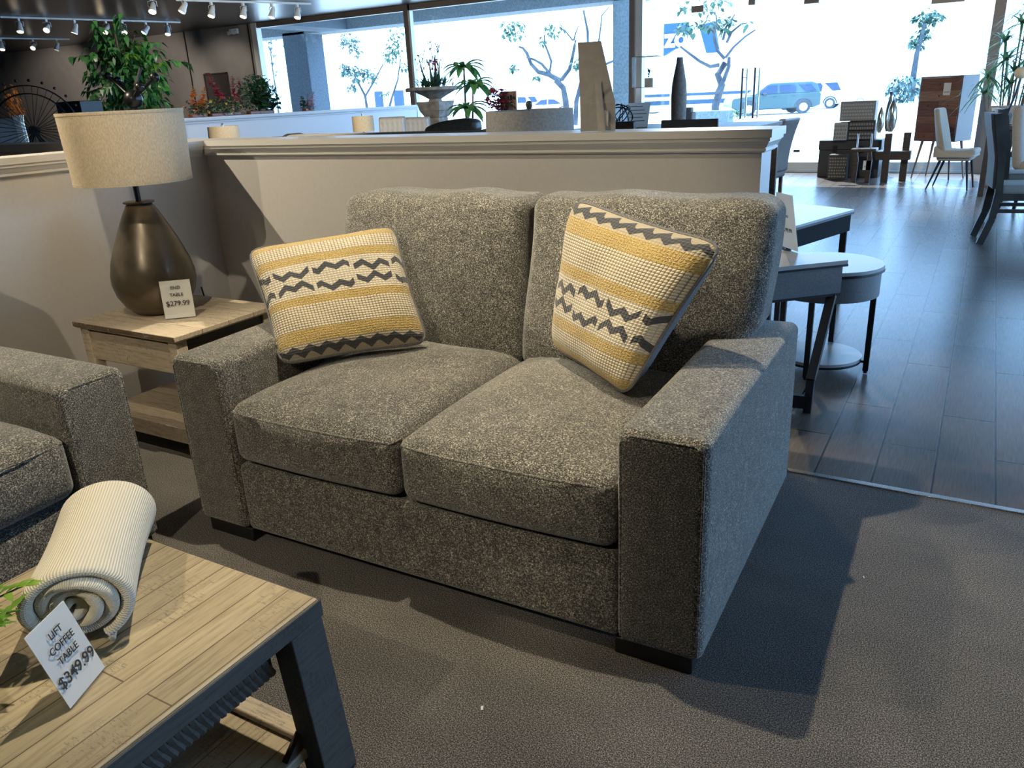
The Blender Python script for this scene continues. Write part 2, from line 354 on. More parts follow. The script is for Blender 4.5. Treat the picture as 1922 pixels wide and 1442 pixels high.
M['laminate_side'] = noisy('laminate_side', (.105,.105,.11), (.135,.135,.14), 120, .5, .1, .001)
M['tanned'] = noisy('kraft', (.22,.18,.15), (.32,.27,.22), 40, .7, .2)
def translucent(names, fac=.45, gain=1.6):
    for k in names:
        m = M[k]; nt = m.node_tree; b = nt.nodes['Principled BSDF']; out = nt.nodes['Material Output']
        tl = nt.nodes.new('ShaderNodeBsdfTranslucent'); mx = nt.nodes.new('ShaderNodeMixShader'); mx.inputs[0].default_value = fac
        src = b.inputs['Base Color']
        if src.links:
            sc_n = nt.nodes.new('ShaderNodeVectorMath'); sc_n.operation = 'SCALE'; sc_n.inputs['Scale'].default_value = gain
            nt.links.new(src.links[0].from_socket, sc_n.inputs[0]); nt.links.new(sc_n.outputs[0], tl.inputs[0])
        else: tl.inputs[0].default_value = tuple(min(.9, c*gain) for c in src.default_value[:3])+(1,)
        nt.links.new(b.outputs[0], mx.inputs[1]); nt.links.new(tl.outputs[0], mx.inputs[2]); nt.links.new(mx.outputs[0], out.inputs[0])
translucent(['leaf'], .22, 1.3)
translucent(['leaf_dark', 'leaf_bright', 'leaf_big', 'palm', 'red', 'pink', 'orange', 'yellow', 'cream_petal'])
translucent(['linen', 'linen_grey', 'paper'], .30, 1.0)
# exterior
M['pavement'] = noisy('pavement', (.55,.55,.54), (.62,.62,.60), 2, .9, .1)
M['stucco_ext'] = noisy('stucco', (.055,.078,.10), (.085,.11,.135), 22, .9, .4, .02)
M['stucco_light'] = noisy('stucco_light', (.10,.13,.145), (.16,.19,.20), 22, .9, .4, .02)
M['ext_bark'] = noisy('street_bark', (.03,.036,.045), (.07,.075,.085), 3, .9, .3, .02)
M['ext_leaf'] = noisy('street_leaf', (.035,.085,.055), (.08,.15,.10), 2, .7, .05)
M['ext_leaf2'] = noisy('street_leaf_pale', (.05,.10,.09), (.11,.17,.15), 2, .7, .05)
M['car_teal'] = mat('teal_paint', (.022,.062,.066), .3, .2, coat=.5); M['car_white'] = mat('white_paint', (.75,.75,.75), .3, coat=.5)
M['car_glass'] = mat('car_glass', (.012,.03,.075), .15); M['tyre'] = mat('tyre', (.05,.055,.065), .8); M['rim'] = mat('rim', (.5,.5,.5), .4, .3)
M['sign_blue'] = mat('sign_blue', (.012,.06,.13), .6); M['ext_white'] = mat('ext_white', (.75,.75,.74), .8); M['ext_band'] = mat('ext_band', (.02,.05,.09), .6)
M['mullion'] = mat('bronze_mullion', (.17,.14,.12), .45, .2); M['alu'] = mat('pale_aluminium', (.55,.58,.58), .4, .2)

# ================================================================== SETTING
XE = -.69
o = struct(MB().box(-30, 6.2, -6, 2.878, -.05, 0).build('floor', M['carpet'], smooth=False))
o = struct(MB().box(-30, 6.2, 2.89, 14.0, -.05, -.004).build('floor', M['wood_floor'], smooth=False))
struct(MB().box(-30, 6.2, 2.868, 2.896, -.01, .004).build('trim_1', M['chrome'], bevel=.002))
struct(MB().box(-30, 6.2, -6, 14.0, 3.165, 3.25).build('ceiling', M['ceiling'], smooth=False))
struct(MB().box(-30.2, -30, -6, 14.0, 0, 3.165).build('wall_left', M['dark_wall'], smooth=False))
struct(MB().box(-30, 6.2, -6.2, -6, 0, 3.165).build('wall_front', M['dark_wall'], smooth=False))
struct(MB().box(-30, -14.62, 13.95, 14.1, 0, 3.165).build('wall_back', M['dark_wall'], smooth=False))
for x in (-16.9, -14.75, -19.1): struct(MB().box(x-.012, x+.012, 13.93, 13.95, 0, 3.16).build('trim_2', M['black'], smooth=False))
def layers(fp, z0s):
    mb = MB(); x0, x1, y0, y1, ends = fp
    def rc(o, z): return (x0-(o if ends[0] else 0), x1+(o if ends[1] else 0), y0-(o if ends[2] else 0), y1+(o if ends[3] else 0), z)
    for (za, oa, zb, ob) in z0s: mb.frus(rc(oa, za), rc(ob, zb))
    return mb
CAP = [(1.229, .040, 1.257, .040), (1.216, .033, 1.229, .033), (1.212, .028, 1.216, .028), (1.194, .018, 1.212, .028), (1.190, .015, 1.194, .015), (1.182, .018, 1.190, .018), (1.176, .011, 1.182, .014)]
struct(MB().box(-11, XE, 2.99, 3.14, 0, 1.23).build('wall_partition', M['cream_wall'], smooth=False))
struct(layers((-11, XE, 2.99, 3.14, (0,1,1,1)), CAP).build('trim_3', M['trim'], smooth=False))
struct(MB().box(-3.76, -3.61, -4, 2.99, 0, 1.23).build('wall_partition', M['cream_wall'], smooth=False))
struct(layers((-3.76, -3.61, -4, 2.95, (1,1,1,0)), CAP).build('trim_3', M['trim'], smooth=False))
# blue-lit partition further back
struct(MB().box(-10.15, -10, 7.95, 13.6, 0, 1.28).build('wall_middle', M['blue_wall'], smooth=False))
struct(MB().box(-10.15, -10, 13.6, 13.75, 0, 1.0).build('wall_middle', M['blue_wall'], bevel=.05, seg=4))
struct(layers((-10.15, -10, 7.95, 13.6, (1,1,1,0)), [(z0+.046, o, z1+.046, p) for z0, o, z1, p in CAP]).build('trim_4', M['blue_wall'], smooth=False))
struct(MB().box(-10.17, -9.97, 7.90, 7.945, 0, 1.24).build('trim_4', M['black'], smooth=False))
# window wall
WL = [-14.5, -10.3, -5.45, -.06, 6.0]
for i in range(4):
    struct(MB().box(WL[i], WL[i+1], 13.975, 13.985, .15, 3.1).build('window_%d' % (i+1), M['glass'], smooth=False))
struct(MB().box(-14.62, -14.46, 13.9, 14.05, 0, 3.165).build('window_frame', M['alu'], smooth=False))
struct(MB().box(-10.36, -10.26, 13.9, 14.05, 0, 3.165).build('window_frame', M['mullion'], smooth=False))
struct(MB().box(-10.26, -10.22, 13.92, 14.03, 0, 3.165).build('window_frame', M['alu'], smooth=False))
struct(MB().box(-5.56, -5.46, 13.85, 14.05, 0, 3.165).build('window_frame', M['mullion'], smooth=False))
struct(MB().box(-5.46, -5.34, 13.9, 14.05, 0, 3.165).build('window_frame', M['alu'], smooth=False))
struct(MB().box(-.14, 0, 13.85, 14.1, 0, 3.165).build('window_frame', M['mullion'], smooth=False))
struct(MB().box(-14.6, 6.2, 13.92, 14.04, 3.06, 3.165).build('window_frame', M['mullion'], smooth=False))
struct(MB().box(-14.6, 6.2, 13.9, 14.06, 0, .16).box(-14.6, 6.2, 13.86, 13.9, 0, .04).build('window_sill', M['alu'], bevel=.004))
struct(MB().box(6.0, 6.2, -6, 3, 0, 3.165).build('wall_right', M['dark_wall'], smooth=False))
for y0, y1 in ((3.1, 6.9), (7.1, 13.9)): struct(MB().box(6.0, 6.01, y0, y1, .15, 3.1).build('window_5', M['glass'], smooth=False))
struct(MB().box(5.95, 6.05, 3, 14, 0, .16).box(5.95, 6.05, 3, 14, 3.06, 3.165).box(5.95, 6.05, 6.9, 7.1, 0, 3.1).build('window_frame', M['mullion'], smooth=False))
# exterior ground, canopy, pillars
struct(MB().box(-120, 60, 14.1, 24, -.3, -.06).build('ground', M['pavement'], smooth=False))
struct(MB().box(-260, 160, 24, 260, -.6, -.45).build('ground', M['pavement'], smooth=False))
struct(MB().box(6.3, 60, -40, 14.1, -.3, -.06).build('ground', M['pavement'], smooth=False))
struct(MB().box(-40, -6.9, 14.1, 18.6, 3.62, 3.8).build('roof', M['ext_white'], smooth=False))
struct(MB().box(-40, -6.9, 17.6, 18.4, 3.22, 3.62).build('beam', M['stucco_light'], smooth=False))
struct(MB().box(-15.9, -15.0, 14.1, 17.6, 3.22, 3.62).build('beam', M['stucco_ext'], smooth=False))
def pillar(x0, x1, y, m, z1=3.3, d=.7):
    return struct(MB().box(x0, x1, y, y+d, -.1, z1).build('pillar', m, bevel=.02))
pillar(-17.35, -16.5, 17.6, M['stucco_ext']); pillar(-7.45, -6.98, 17.6, M['stucco_light'], 3.62)

# ================================================================== SOFAS
def make_sofa(name, label, Wd, loc, rz, D=1.12, n=2):
    t = thing(name, label, 'sofa', loc, rz)
    aw, ha, zb, F = .227, .656, .047, M['fabric']
    def place(mb, x, y, z): return mb.xf(Matrix.Translation((x, y, z)))
    # base / front rail
    place(softbox((Wd-2*aw)/2+.005, .49, .125, .022, 10, 3), Wd/2, .012+.49, zb+.125).build('base', F, t)
    place(softbox((Wd-2*aw)/2+.03, .10, .34, .04, 6, 3), Wd/2, D-.13, .44).build('back_frame', F, t)
    for s in (0, 1):
        def fn(x, y, z, s=s):
            z2 = z + (.010*(1-(y/.56)**2) if z > 0 else 0)*math.cos(min(1, abs(x)/.12)*1.2)
            if z > .27 and y > .42: z2 -= (y-.42)*.10
            return (x*(1+.012*math.sin(y*9)*(z > .1)), y, z2)
        a = place(softbox(aw/2, D/2, (ha-zb)/2, .028, 12, 4, fn), aw/2 if s == 0 else Wd-aw/2, D/2, (ha+zb)/2).build('arm', F, t)
        x0 = 0 if s == 0 else Wd-aw   # piped seam round the front panel
        mb = MB(); e = .012
        pts = [(x0+e, .006, zb+.02), (x0+e, .004, ha-.035), (x0+.035, .004, ha-.012), (x0+aw-.035, .004, ha-.012), (x0+aw-e, .004, ha-.035), (x0+aw-e, .006, zb+.02)]
        mb.tube(pts, .0035, 6).build('seam', F, a)
    cw = (Wd-2*aw)/n
    for i in range(n):
        xc = aw+cw*(i+.5)
        def fn(x, y, z, hw=cw/2):
            u, v = x/hw, y/.43
            pz = .052*(max(0, 1-u**4))*(max(0, 1-abs(v)**3)) if z > 0 else -.004*(1-u*u)
            py = -.022*(1-u*u)*(1-(z/.1)**2) if y < 0 else 0
            px = 0
            if z > .03: pz += .004*math.sin(x*17+i*2)*math.sin(y*13)
            return (x+px, y+py, z+pz)
        s = place(softbox(cw/2-.004, .43, .10, .042, 12, 4, fn), xc, .43+.002, .31+.10).build('seat_cushion', F, t)
        mb = MB(); e = .03; h = cw/2-.006
        pts = [(xc-h, .05, .492), (xc-h+.012, .012, .488), (xc-h*.5, -.010, .492), (xc, -.016, .495), (xc+h*.5, -.010, .492), (xc+h-.012, .012, .488), (xc+h, .05, .492)]
        mb.tube(pts, .0035, 6).build('seam', F, s)
    # back cushions flare out over the arms above arm height
    for i in range(n):
        xc = aw+cw*(i+.5); left = (i == 0); right = (i == n-1)
        def fn(x, y, z, hw=cw/2, left=left, right=right):
            k = min(1, max(0, (z+.155)/.06)); k = k*k*(3-2*k)
            ex = .165*k*(1 if z > -.2 else 0)
            u = x/hw
            if left and x < 0: x = x*(1+ex/hw)
            if right and x > 0: x = x*(1+ex/hw)
            v = z/.30; puff = .055*max(0, 1-u**4)*max(0, 1-abs(v)**3.0)
            y2 = y + (-puff if y < 0 else puff*.3)
            y2 += .11*(z+.3)/.6*1.0
            zz = z + .014*(1-u**4)*(1 if z > 0 else 0)*(v) + .006*math.sin(u*7+i*2)*(1 if z > .2 else 0)
            x += .012*math.sin(z*8)*(1 if i else -.4)
            return (x, y2, zz)
        s = place(softbox(cw/2-.004, .105, .295, .045, 14, 4, fn), xc, .865, .772).build('back_cushion', F, t)
    for fx in (.13, Wd-.13):
        for fy in (.045, D-.09):
            MB().box(fx-.105, fx+.105, fy-.03, fy+.03, 0, .05).build('foot', M['foot'], t, bevel=.004)
    return t
make_sofa('loveseat', 'grey chenille two-seat loveseat with wide arms in front of the half wall', 1.80, (-2.2422, 1.564, 0), .0185)
make_sofa('sofa', 'grey chenille sofa cut off at the left edge beside the end table', 2.30, (-2.215, 1.43-2.30, 0), R(90)+.03, n=3)

# ================================================================== PILLOWS
def pillow(label, BL, BR, TR, TL, th=.075, flip=False):
    group = None
    BL, BR, TR, TL = map(Vector, (BL, BR, TR, TL)); c = (BL+BR+TR+TL)/4
    root = tag(empty('throw_pillow', c), label, 'pillow', group)
    n = ((BR-BL)+(TR-TL)).cross((TL-BL)+(TR-BR)).normalized()
    N = 28; mb = MB(); uvs = []
    def P(u, v, s):
        # inward bowed edges
        a_, b_ = 2*u-1, 2*v-1; rc = 1-.075*(abs(a_)*abs(b_))**8; bu = .5+(u-.5)*rc*(1-.055*(1-b_*b_)*abs(a_)**3); bv = .5+(v-.5)*rc*(1-.055*(1-a_*a_)*abs(b_)**3)
        p = BL*(1-bu)*(1-bv)+BR*bu*(1-bv)+TR*bu*bv+TL*(1-bu)*bv
        h = (max(0, 1-abs(2*u-1)**3.2)*max(0, 1-abs(2*v-1)**3.2))**.5
        w = .004*math.sin(u*19+v*5)*math.sin(v*14)
        return p - c + n*s*(th*h+w*h)
    for s in (1, -1):
        base = len(mb.v)
        for j in range(N+1):
            for i in range(N+1): mb.v.append(tuple(P(i/N, j/N, s)))
        for j in range(N):
            for i in range(N):
                q = (base+j*(N+1)+i, base+j*(N+1)+i+1, base+(j+1)*(N+1)+i+1, base+(j+1)*(N+1)+i)
                mb.f.append(q if s > 0 else q[::-1]); mb.mi.append(0 if s > 0 else 1)
                uv = [(i/N, j/N), ((i+1)/N, j/N), ((i+1)/N, (j+1)/N), (i/N, (j+1)/N)]
                if flip: uv = [(1-a_, 1-b_) for a_, b_ in uv]
                uvs += uv if s > 0 else uv[::-1]
    cov = mb.build('cover', [M['pillow'], M['pillow_back']], root, ang=80)
    ul = cov.data.uv_layers.new(name='UVMap')
    for k, uv in enumerate(uvs): ul.data[k].uv = uv
    ring = [P(i/20, 0, 0) for i in range(20)]+[P(1, i/20, 0) for i in range(20)]+[P(1-i/20, 1, 0) for i in range(20)]+[P(0, 1-i/20, 0) for i in range(20)]
    MB().tube(ring, .0055, 6, True).build('piping', M['pillow_back'], root)
    return root
pillow('yellow and grey woven pillow leaning on the left arm of the loveseat', (-1.99,1.80,.575), (-1.645,2.20,.58), (-1.84,2.31,.985), (-2.275,1.985,.93), .085)
pillow('yellow and grey woven pillow leaning on the right arm of the loveseat', (-1.20,2.32,.575), (-.80,1.99,.575), (-.565,2.115,1.01), (-1.125,2.335,1.095), .09, True)
pillow('yellow woven pillow on the sofa, barely in frame at left', (-2.86,.76,.60), (-2.545,1.07,.60), (-2.83,1.17,.98), (-3.05,.92,1.0), .07)

# ================================================================== END TABLE
t = thing('end_table', 'whitewashed wooden end table with drawer and lower shelf in the wall corner', 'table', (-3.05, 2.21, 0))
WW, WX = M['wash_wood'], M['wash_woodX']
hx, hy = .34, .28
MB().frus((-hx+.008, hx-.008, -hy+.008, hy-.008, .532), (-hx, hx, -hy, hy, .538)).box(-hx, hx, -hy, hy, .538, .560).build('table_top', WX, t, bevel=.003)
for sx in (-1, 1):
    for sy in (-1, 1):
        MB().bar((sx*(hx-.045), sy*(hy-.045), 0), (sx*(hx-.045), sy*(hy-.045), .532), .052).build('leg', WW, t, bevel=.002)
MB().box(-hx+.07, hx-.07, -hy+.03, -hy+.05, .385, .515).build('drawer', WX, t, bevel=.003)
MB().box(-hx+.07, hx-.07, hy-.05, hy-.03, .38, .532).box(-hx+.03, -hx+.05, -hy+.07, hy-.07, .38, .532).build('apron', WX, t)
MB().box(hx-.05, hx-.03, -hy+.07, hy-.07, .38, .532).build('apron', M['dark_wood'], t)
MB().box(-hx+.02, hx-.02, -hy+.02, hy-.02, .115, .14).box(-hx+.02, hx-.02, -hy+.02, -hy+.04, .07, .115).box(hx-.04, hx-.02, -hy+.02, hy-.02, .07, .115).build('shelf', WX, t, bevel=.002)
t = tag(MB().tube([(-3.22,2.50,.60),(-3.20,2.52,.35),(-3.12,2.44,.20),(-3.07,2.30,.175),(-3.0,2.26,.21),(-2.93,2.25,.20),(-2.86,2.27,.175),(-2.80,2.32,.23),(-2.78,2.40,.30)], .004, 6).build('power_cord', M['black'], ang=80), 'thin black lamp cord looping over the end table shelf', 'cord')

# ================================================================== TABLE LAMP
LX, LY = -3.16, 2.215
t = thing('table_lamp', 'bronze teardrop table lamp with cream drum shade on the end table', 'lamp', (LX, LY, .56))
prof = [(.085,0),(.105,.006),(.14,.04),(.166,.09),(.177,.14),(.176,.18),(.165,.23),(.147,.28),(.125,.335),(.102,.385),(.078,.435),(.060,.468),(.050,.482)]
MB().lathe(prof, n=56).build('lamp_base', M['bronze'], t, ang=60)
MB().lathe([(.060,.482),(.064,.485),(.064,.489),(.06,.491)], n=32).build('collar', M['bronze'], t)
MB().lathe([(.012,.488),(.012,.86)], n=16).build('neck', M['black_metal'], t)
sh = MB(); z0, z1 = .572, .862; r0, r1 = .236, .246
sh.lathe([(r0,z0),(r1,z1),(r1-.004,z1),(r0-.004,z0),(r0,z0)], n=72, cap=False); shd = sh.build('lamp_shade', M['linen'], t, ang=50)
MB().lathe([(r0+.0015,z0),(r0+.002,z0+.012),(r0-.006,z0+.012),(r0-.006,z0)], n=72, cap=False).build('trim_band', M['linen'], shd)
MB().lathe([(r1+.0015,z1),(r1+.0015,z1-.012),(r1-.006,z1-.012),(r1-.006,z1)], n=72, cap=False).build('trim_band', M['linen'], shd)
mb = MB()
for k in range(3): a = k*2.094; mb.tube([(0,0,.845),(math.cos(a)*(r1-.01),math.sin(a)*(r1-.01),.85)], .0025, 5)
mb.build('spider', M['black_metal'], t)
# ================================================================== PRICE SIGNS
def price_sign(label, A, B, h, lean, lines, foot=.05, back=False):
    A = Vector(A); B = Vector(B); w = (B-A).length; ux = (B-A).normalized(); nb = Vector((-ux.y, ux.x, 0))   # nb points to the back of the sign
    root = tag(empty('price_sign', (A+B)/2, math.atan2(ux.y, ux.x)), label, 'sign')
    # local: x along sign, y to the back, z up
    sl = math.hypot(h, lean)
    mb = MB(); th = .0012
    def slab(y0, z0, y1, z1, e): mb.add([(-w/2,y0,z0),(w/2,y0,z0),(w/2,y1,z1),(-w/2,y1,z1),(-w/2,y0+e,z0),(w/2,y0+e,z0),(w/2,y1+e,z1),(-w/2,y1+e,z1)], [(0,1,2,3),(7,6,5,4),(0,4,5,1),(1,5,6,2),(2,6,7,3),(3,7,4,0)])
    slab(0, .002, lean, h, .0015); slab(.006, .002, lean+.006, h, .0015)
    mb.box(-w/2, w/2, 0, foot, 0, .002); mb.build('acrylic_holder', M['acrylic'], root, smooth=False)
    mb = MB(); slab(.003, .004, lean+.0026, h-.003, .0012); mb.build('paper_insert', M['paper'], root, smooth=False)
    ang = math.atan2(h, lean)
    for (body, size, f, bold) in lines:
        text('lettering', body, size, M['ink'], (0, lean*f-.0012, h*f), (ang, 0, 0), root, bold=bold*.4)
    return root
price_sign('small upright white card reading END TABLE $279.99 beside the bronze lamp', (-2.985,2.105,.56), (-2.893,2.19,.56), .17, .012,
    [('END', .020, .80, .0001), ('TABLE', .020, .62, .0001), ('$279.99', .030, .40, .0004)])
price_sign('tilted white card reading LIFT COFFEE TABLE $349.99 in front of the rolled blanket', (-1.233,.540,.45), (-1.277,.635,.45), .152, .045,
    [('LIFT', .0185, .80, .0002), ('COFFEE', .0185, .655, .0002), ('TABLE', .0185, .51, .0002), ('$349.99', .030, .31, .0004)], foot=.035)

# ================================================================== COFFEE TABLE
t = thing('coffee_table', 'whitewashed plank coffee table with dark angled legs and slatted side', 'table', (-1.415, .36, 0))
hx, hy = .345, .622
MB().box(-hx+.004, hx-.004, -hy+.004, hy-.004, .418, .446).frus((-hx+.004, hx-.004, -hy+.004, hy-.004, .446), (-hx+.008, hx-.008, -hy+.008, hy-.008, .450)).build('table_top', M['table_planks'], t, bevel=.003)
gw = M['grey_wood']
MB().box(hx-.004, hx, -hy, hy, .405, .446).box(-hx, -hx+.004, -hy, hy, .405, .446).box(-hx, hx, hy-.004, hy, .405, .446).box(-hx, hx, -hy, -hy+.004, .405, .446).box(-hx+.01, hx-.01, -hy+.01, hy-.01, .40, .418).build('edge_band', gw, t, bevel=.002)
for sx in (-1, 1):
    for sy in (-1, 1):
        MB().bar((sx*(hx-.012), sy*(hy-.03), 0), (sx*(hx-.036), sy*(hy-.045), .40), .062, .09).build('leg', gw, t, bevel=.003)
    # apron with scooped slats (a louvred skirt)
    ap = MB().box(sx*(hx-.085)-.008, sx*(hx-.085)+.008, -hy+.09, hy-.09, .30, .40).build('apron', gw, t)
    mb = MB(); n = 62
    for k in range(n):
        y = -hy+.13+(2*hy-.26)*k/(n-1)
        pts = [(sx*(hx-.030), y-.012, .398), (sx*(hx-.048), y-.006, .385), (sx*(hx-.062), y+.004, .36), (sx*(hx-.070), y+.018, .33), (sx*(hx-.074), y+.034, .30)]
        mb.tube(pts, .0098, 6)
    mb.build('slatted_panel', gw, t, ang=50)
    MB().bar((sx*(hx-.045), -hy+.07, .13), (sx*(hx-.045), -hy+.07+.38, .31), .016, .03).build('brace', M['dark_wood'], t)
    MB().bar((sx*(hx-.045), hy-.07, .13), (sx*(hx-.045), hy-.07-.13, .02), .016, .03).build('brace', M['dark_wood'], t)
MB().box(-hx+.03, hx-.03, -hy+.03, hy-.03, .075, .10).build('shelf', M['table_planks'], t, bevel=.004)
MB().box(-hx+.03, hx-.03, hy-.075, hy-.03, .10, .118).build('shelf_lip', M['wash_wood'], t, bevel=.004)
MB().box(-hx+.03, hx-.03, -hy+.03, -hy+.075, .10, .118).build('shelf_lip', M['wash_wood'], t, bevel=.004)

# ================================================================== ROLLED BLANKET
def blanket():
    ax0 = Vector((-1.368, .648, .45)); ax1 = Vector((-1.655, .915, .45))
    d = (ax1-ax0).normalized(); side = Vector((d.y, -d.x, 0)); L = (ax1-ax0).length
    root = tag(empty('rolled_blanket', ax0), 'cream ribbed knit throw blanket rolled up on the coffee table', 'blanket')
    mb = MB(); turns = 3.6; K = 150; uvs = []
    SS = [0, .004, .012, .024, .04]+[.04+.92*i/22 for i in range(1, 22)]+[.96, .976, .988, .996, 1.0]; S = len(SS)-1
    R1 = .099; pitch = .0235; th = .0232
    def pt(a, s, off):
        r = R1 - pitch*a/(2*math.pi) + off
        r = max(r, .004)
        th_ = a + 5.2
        x = math.cos(th_)*r*1.12; z = math.sin(th_)*r*.93
        e = 1 + .035*math.sin(s*3.0+.5)*(1 if off > -.5 else 0)
        bulge = 1 - .07*math.sin(math.pi*s)
        return ax0-ax0 + d*(L*s + .010*math.sin(a*1.3)) + side*x*bulge + Vector((0,0,.0945+z*bulge-.0*s))
    for sgn in (0, 1):
        b = len(mb.v)
        for i in range(K+1):
            a = turns*2*math.pi*i/K
            for j in range(S+1):
                s = SS[j]; edge = min(s, 1-s); rnd = max(.25, math.sqrt(max(0, 1-(max(0, .03-edge)/.03)**2)))
                mb.v.append(tuple(pt(a, s, -th/2 + (th/2*rnd if sgn == 0 else -th/2*rnd))))
        for i in range(K):
            for j in range(S):
                q = (b+i*(S+1)+j, b+i*(S+1)+j+1, b+(i+1)*(S+1)+j+1, b+(i+1)*(S+1)+j)
                mb.f.append(q if sgn else q[::-1]); mb.mi.append(0)
                uv = [(i/K*1.6, SS[j]), (i/K*1.6, SS[j+1]), ((i+1)/K*1.6, SS[j+1]), ((i+1)/K*1.6, SS[j])]
                uvs += uv if sgn else uv[::-1]
    n1 = (K+1)*(S+1)
    for j in range(S):   # outer end seam
        mb.f.append((j, j+1, n1+j+1, n1+j)); mb.mi.append(0); uvs += [(0,j/S),(0,(j+1)/S),(.01,(j+1)/S),(.01,j/S)]
    for j0 in (0, S):
        for i in range(K):
            a0, a1, b0, b1 = i*(S+1)+j0, (i+1)*(S+1)+j0, n1+i*(S+1)+j0, n1+(i+1)*(S+1)+j0
            mb.f.append((a0, a1, b1, b0)); mb.mi.append(0); uvs += [(i/K*1.6,0),((i+1)/K*1.6,0),((i+1)/K*1.6,.02),(i/K*1.6,.02)]
    o = mb.build('blanket_roll', M['knit'], root, ang=70)
    ul = o.data.uv_layers.new(name='UVMap')
    for k, uv in enumerate(uvs): ul.data[k].uv = uv
    # closed ends of the spiral
    hem = []
    for j in range(S+1): hem.append(pt(0.0, SS[j], .002))
    MB().tube(hem, .006, 6).build('hem', M['knit'], root)
blanket()

# ================================================================== SMALL POTTED PLANT (left edge)
t = thing('potted_plant', 'small plant in a brown pot at the left end of the coffee table', 'plant', (-1.452, .455, .45))
MB().lathe([(.038,0),(.052,.03),(.058,.07),(.052,.105),(.047,.115),(.040,.112)], n=28).build('pot', M['terracotta'], t, ang=60)
random.seed(4); mb = MB(); st = MB()
for k in range(13):
    a = random.uniform(0, 6.28) if k > 5 else random.uniform(-.5, 1.3); L = random.uniform(.10, .18); d = Vector((math.cos(a), math.sin(a), .55)).normalized()
    p0 = Vector((0,0,.10)); pts = [p0, p0+d*L*.5+Vector((0,0,.025)), p0+d*L]; st.tube(pts, .0015, 4)
    for q in range(7):
        f = .45+.09*q; p = p0.lerp(p0+d*L, f)+Vector((0,0,.03*(1-abs(2*f-1))))
        mb.leaf(p, (d.x+random.uniform(-1,1), d.y+random.uniform(-1,1), random.uniform(-.2,.8)), .042, .015, .1)
mb.build('foliage', M['leaf_bright'], t); st.build('stem', M['leaf_dark'], t)
for (px, py, l, s, lab) in ((905,1331,.013,.006,'short pale sliver of paper lying on the carpet in front of the loveseat'), (1621,1085,.008,.003,'tiny white fleck on the carpet right of the loveseat')):
    g = gz(px, py); tag(MB().box(-s/2, s/2, -l/2, l/2, 0, .0015).xf(Matrix.Translation((g.x, g.y, .002))@Matrix.Rotation(.5, 4, 'Z')).build('paper_scrap', M['paper'], smooth=False), lab, 'scrap')

# ================================================================== THINGS ON / BEHIND THE HALF WALL
# cardboard easel-back display seen from behind, standing on the wall cap
t = thing('display_card', 'tall grey-brown cardboard easel-back card standing on the half wall cap', 'sign', (-1.355, 3.05, 1.258), R(8))
cb = M['cardboard']
mb = MB(); mb.add([(-.072,0,0),(.072,0,0),(.072,-.0,.105),(.000,.055,.335),(-.095,.055,.335),(-.072,0,.105),(-.072,-.004,0),(.072,-.004,0),(.072,-.004,.105),(.000,.051,.335),(-.095,.051,.335),(-.072,-.004,.105)],
    [(0,1,2,5),(5,2,3,4),(11,8,7,6),(10,9,8,11),(0,6,7,1),(1,7,8,2),(2,8,9,3),(3,9,10,4),(4,10,11,5),(5,11,6,0)]); mb.build('card_panel', cb, t, smooth=False)
MB().add([(-.035,-.004,.01),(.022,-.004,.01),(.006,-.002,.19),(-.012,-.002,.19),(.05,-.075,.0),(.052,-.073,.004)], [(0,1,2,3)]).add([(-.010,-.006,.19),(.02,-.07,.002),(.05,-.075,.002),(.012,-.006,.19),(-.008,-.004,.19),(.022,-.068,.002),(.052,-.073,.002),(.014,-.004,.19)], [(0,1,2,3),(7,6,5,4),(0,4,5,1),(1,5,6,2),(2,6,7,3),(3,7,4,0)]).build('easel_leg', cb, t, smooth=False)
MB().add([(-.01,-.008,.075),(.052,-.03,.08),(.050,-.03,.015),(.02,-.012,.045),(-.01,-.010,.075),(.052,-.032,.08),(.050,-.032,.015),(.02,-.014,.045)], [(0,1,2,3),(7,6,5,4),(0,4,5,1),(1,5,6,2),(2,6,7,3),(3,7,4,0)]).build('easel_lock', cb, t, smooth=False)
# large drum lamp behind the wall
c = at(994, 225, 3.65)
t = thing('table_lamp', 'large grey drum lamp shade with dark finial showing over the half wall', 'lamp', (c.x, 3.65, 0))
zt = at(994, 206, 3.65).z
MB().lathe([(.225,zt-.20),(.218,zt),(.213,zt),(.22,zt-.20),(.225,zt-.20)], n=64, cap=False).build('lamp_shade', M['linen_grey'], t, ang=50)
MB().lathe([(.006,zt-.5),(.006,zt+.02)], n=8).lathe([(.004,zt+.0),(.013,zt+.008),(.017,zt+.022),(.015,zt+.035),(.008,zt+.042)], n=16).build('finial', M['dark_leather'], t)
MB().lathe([(.09,.72),(.13,.76),(.15,.85),(.12,.98),(.03,1.02),(.01,1.03)], n=32).build('lamp_base', M['bronze'], t)
mb = MB()
for k in range(3): mb.tube([(0,0,zt-.01),(math.cos(k*2.1)*.216,math.sin(k*2.1)*.216,zt-.005)], .002, 5)
mb.build('spider', M['black_metal'], t)
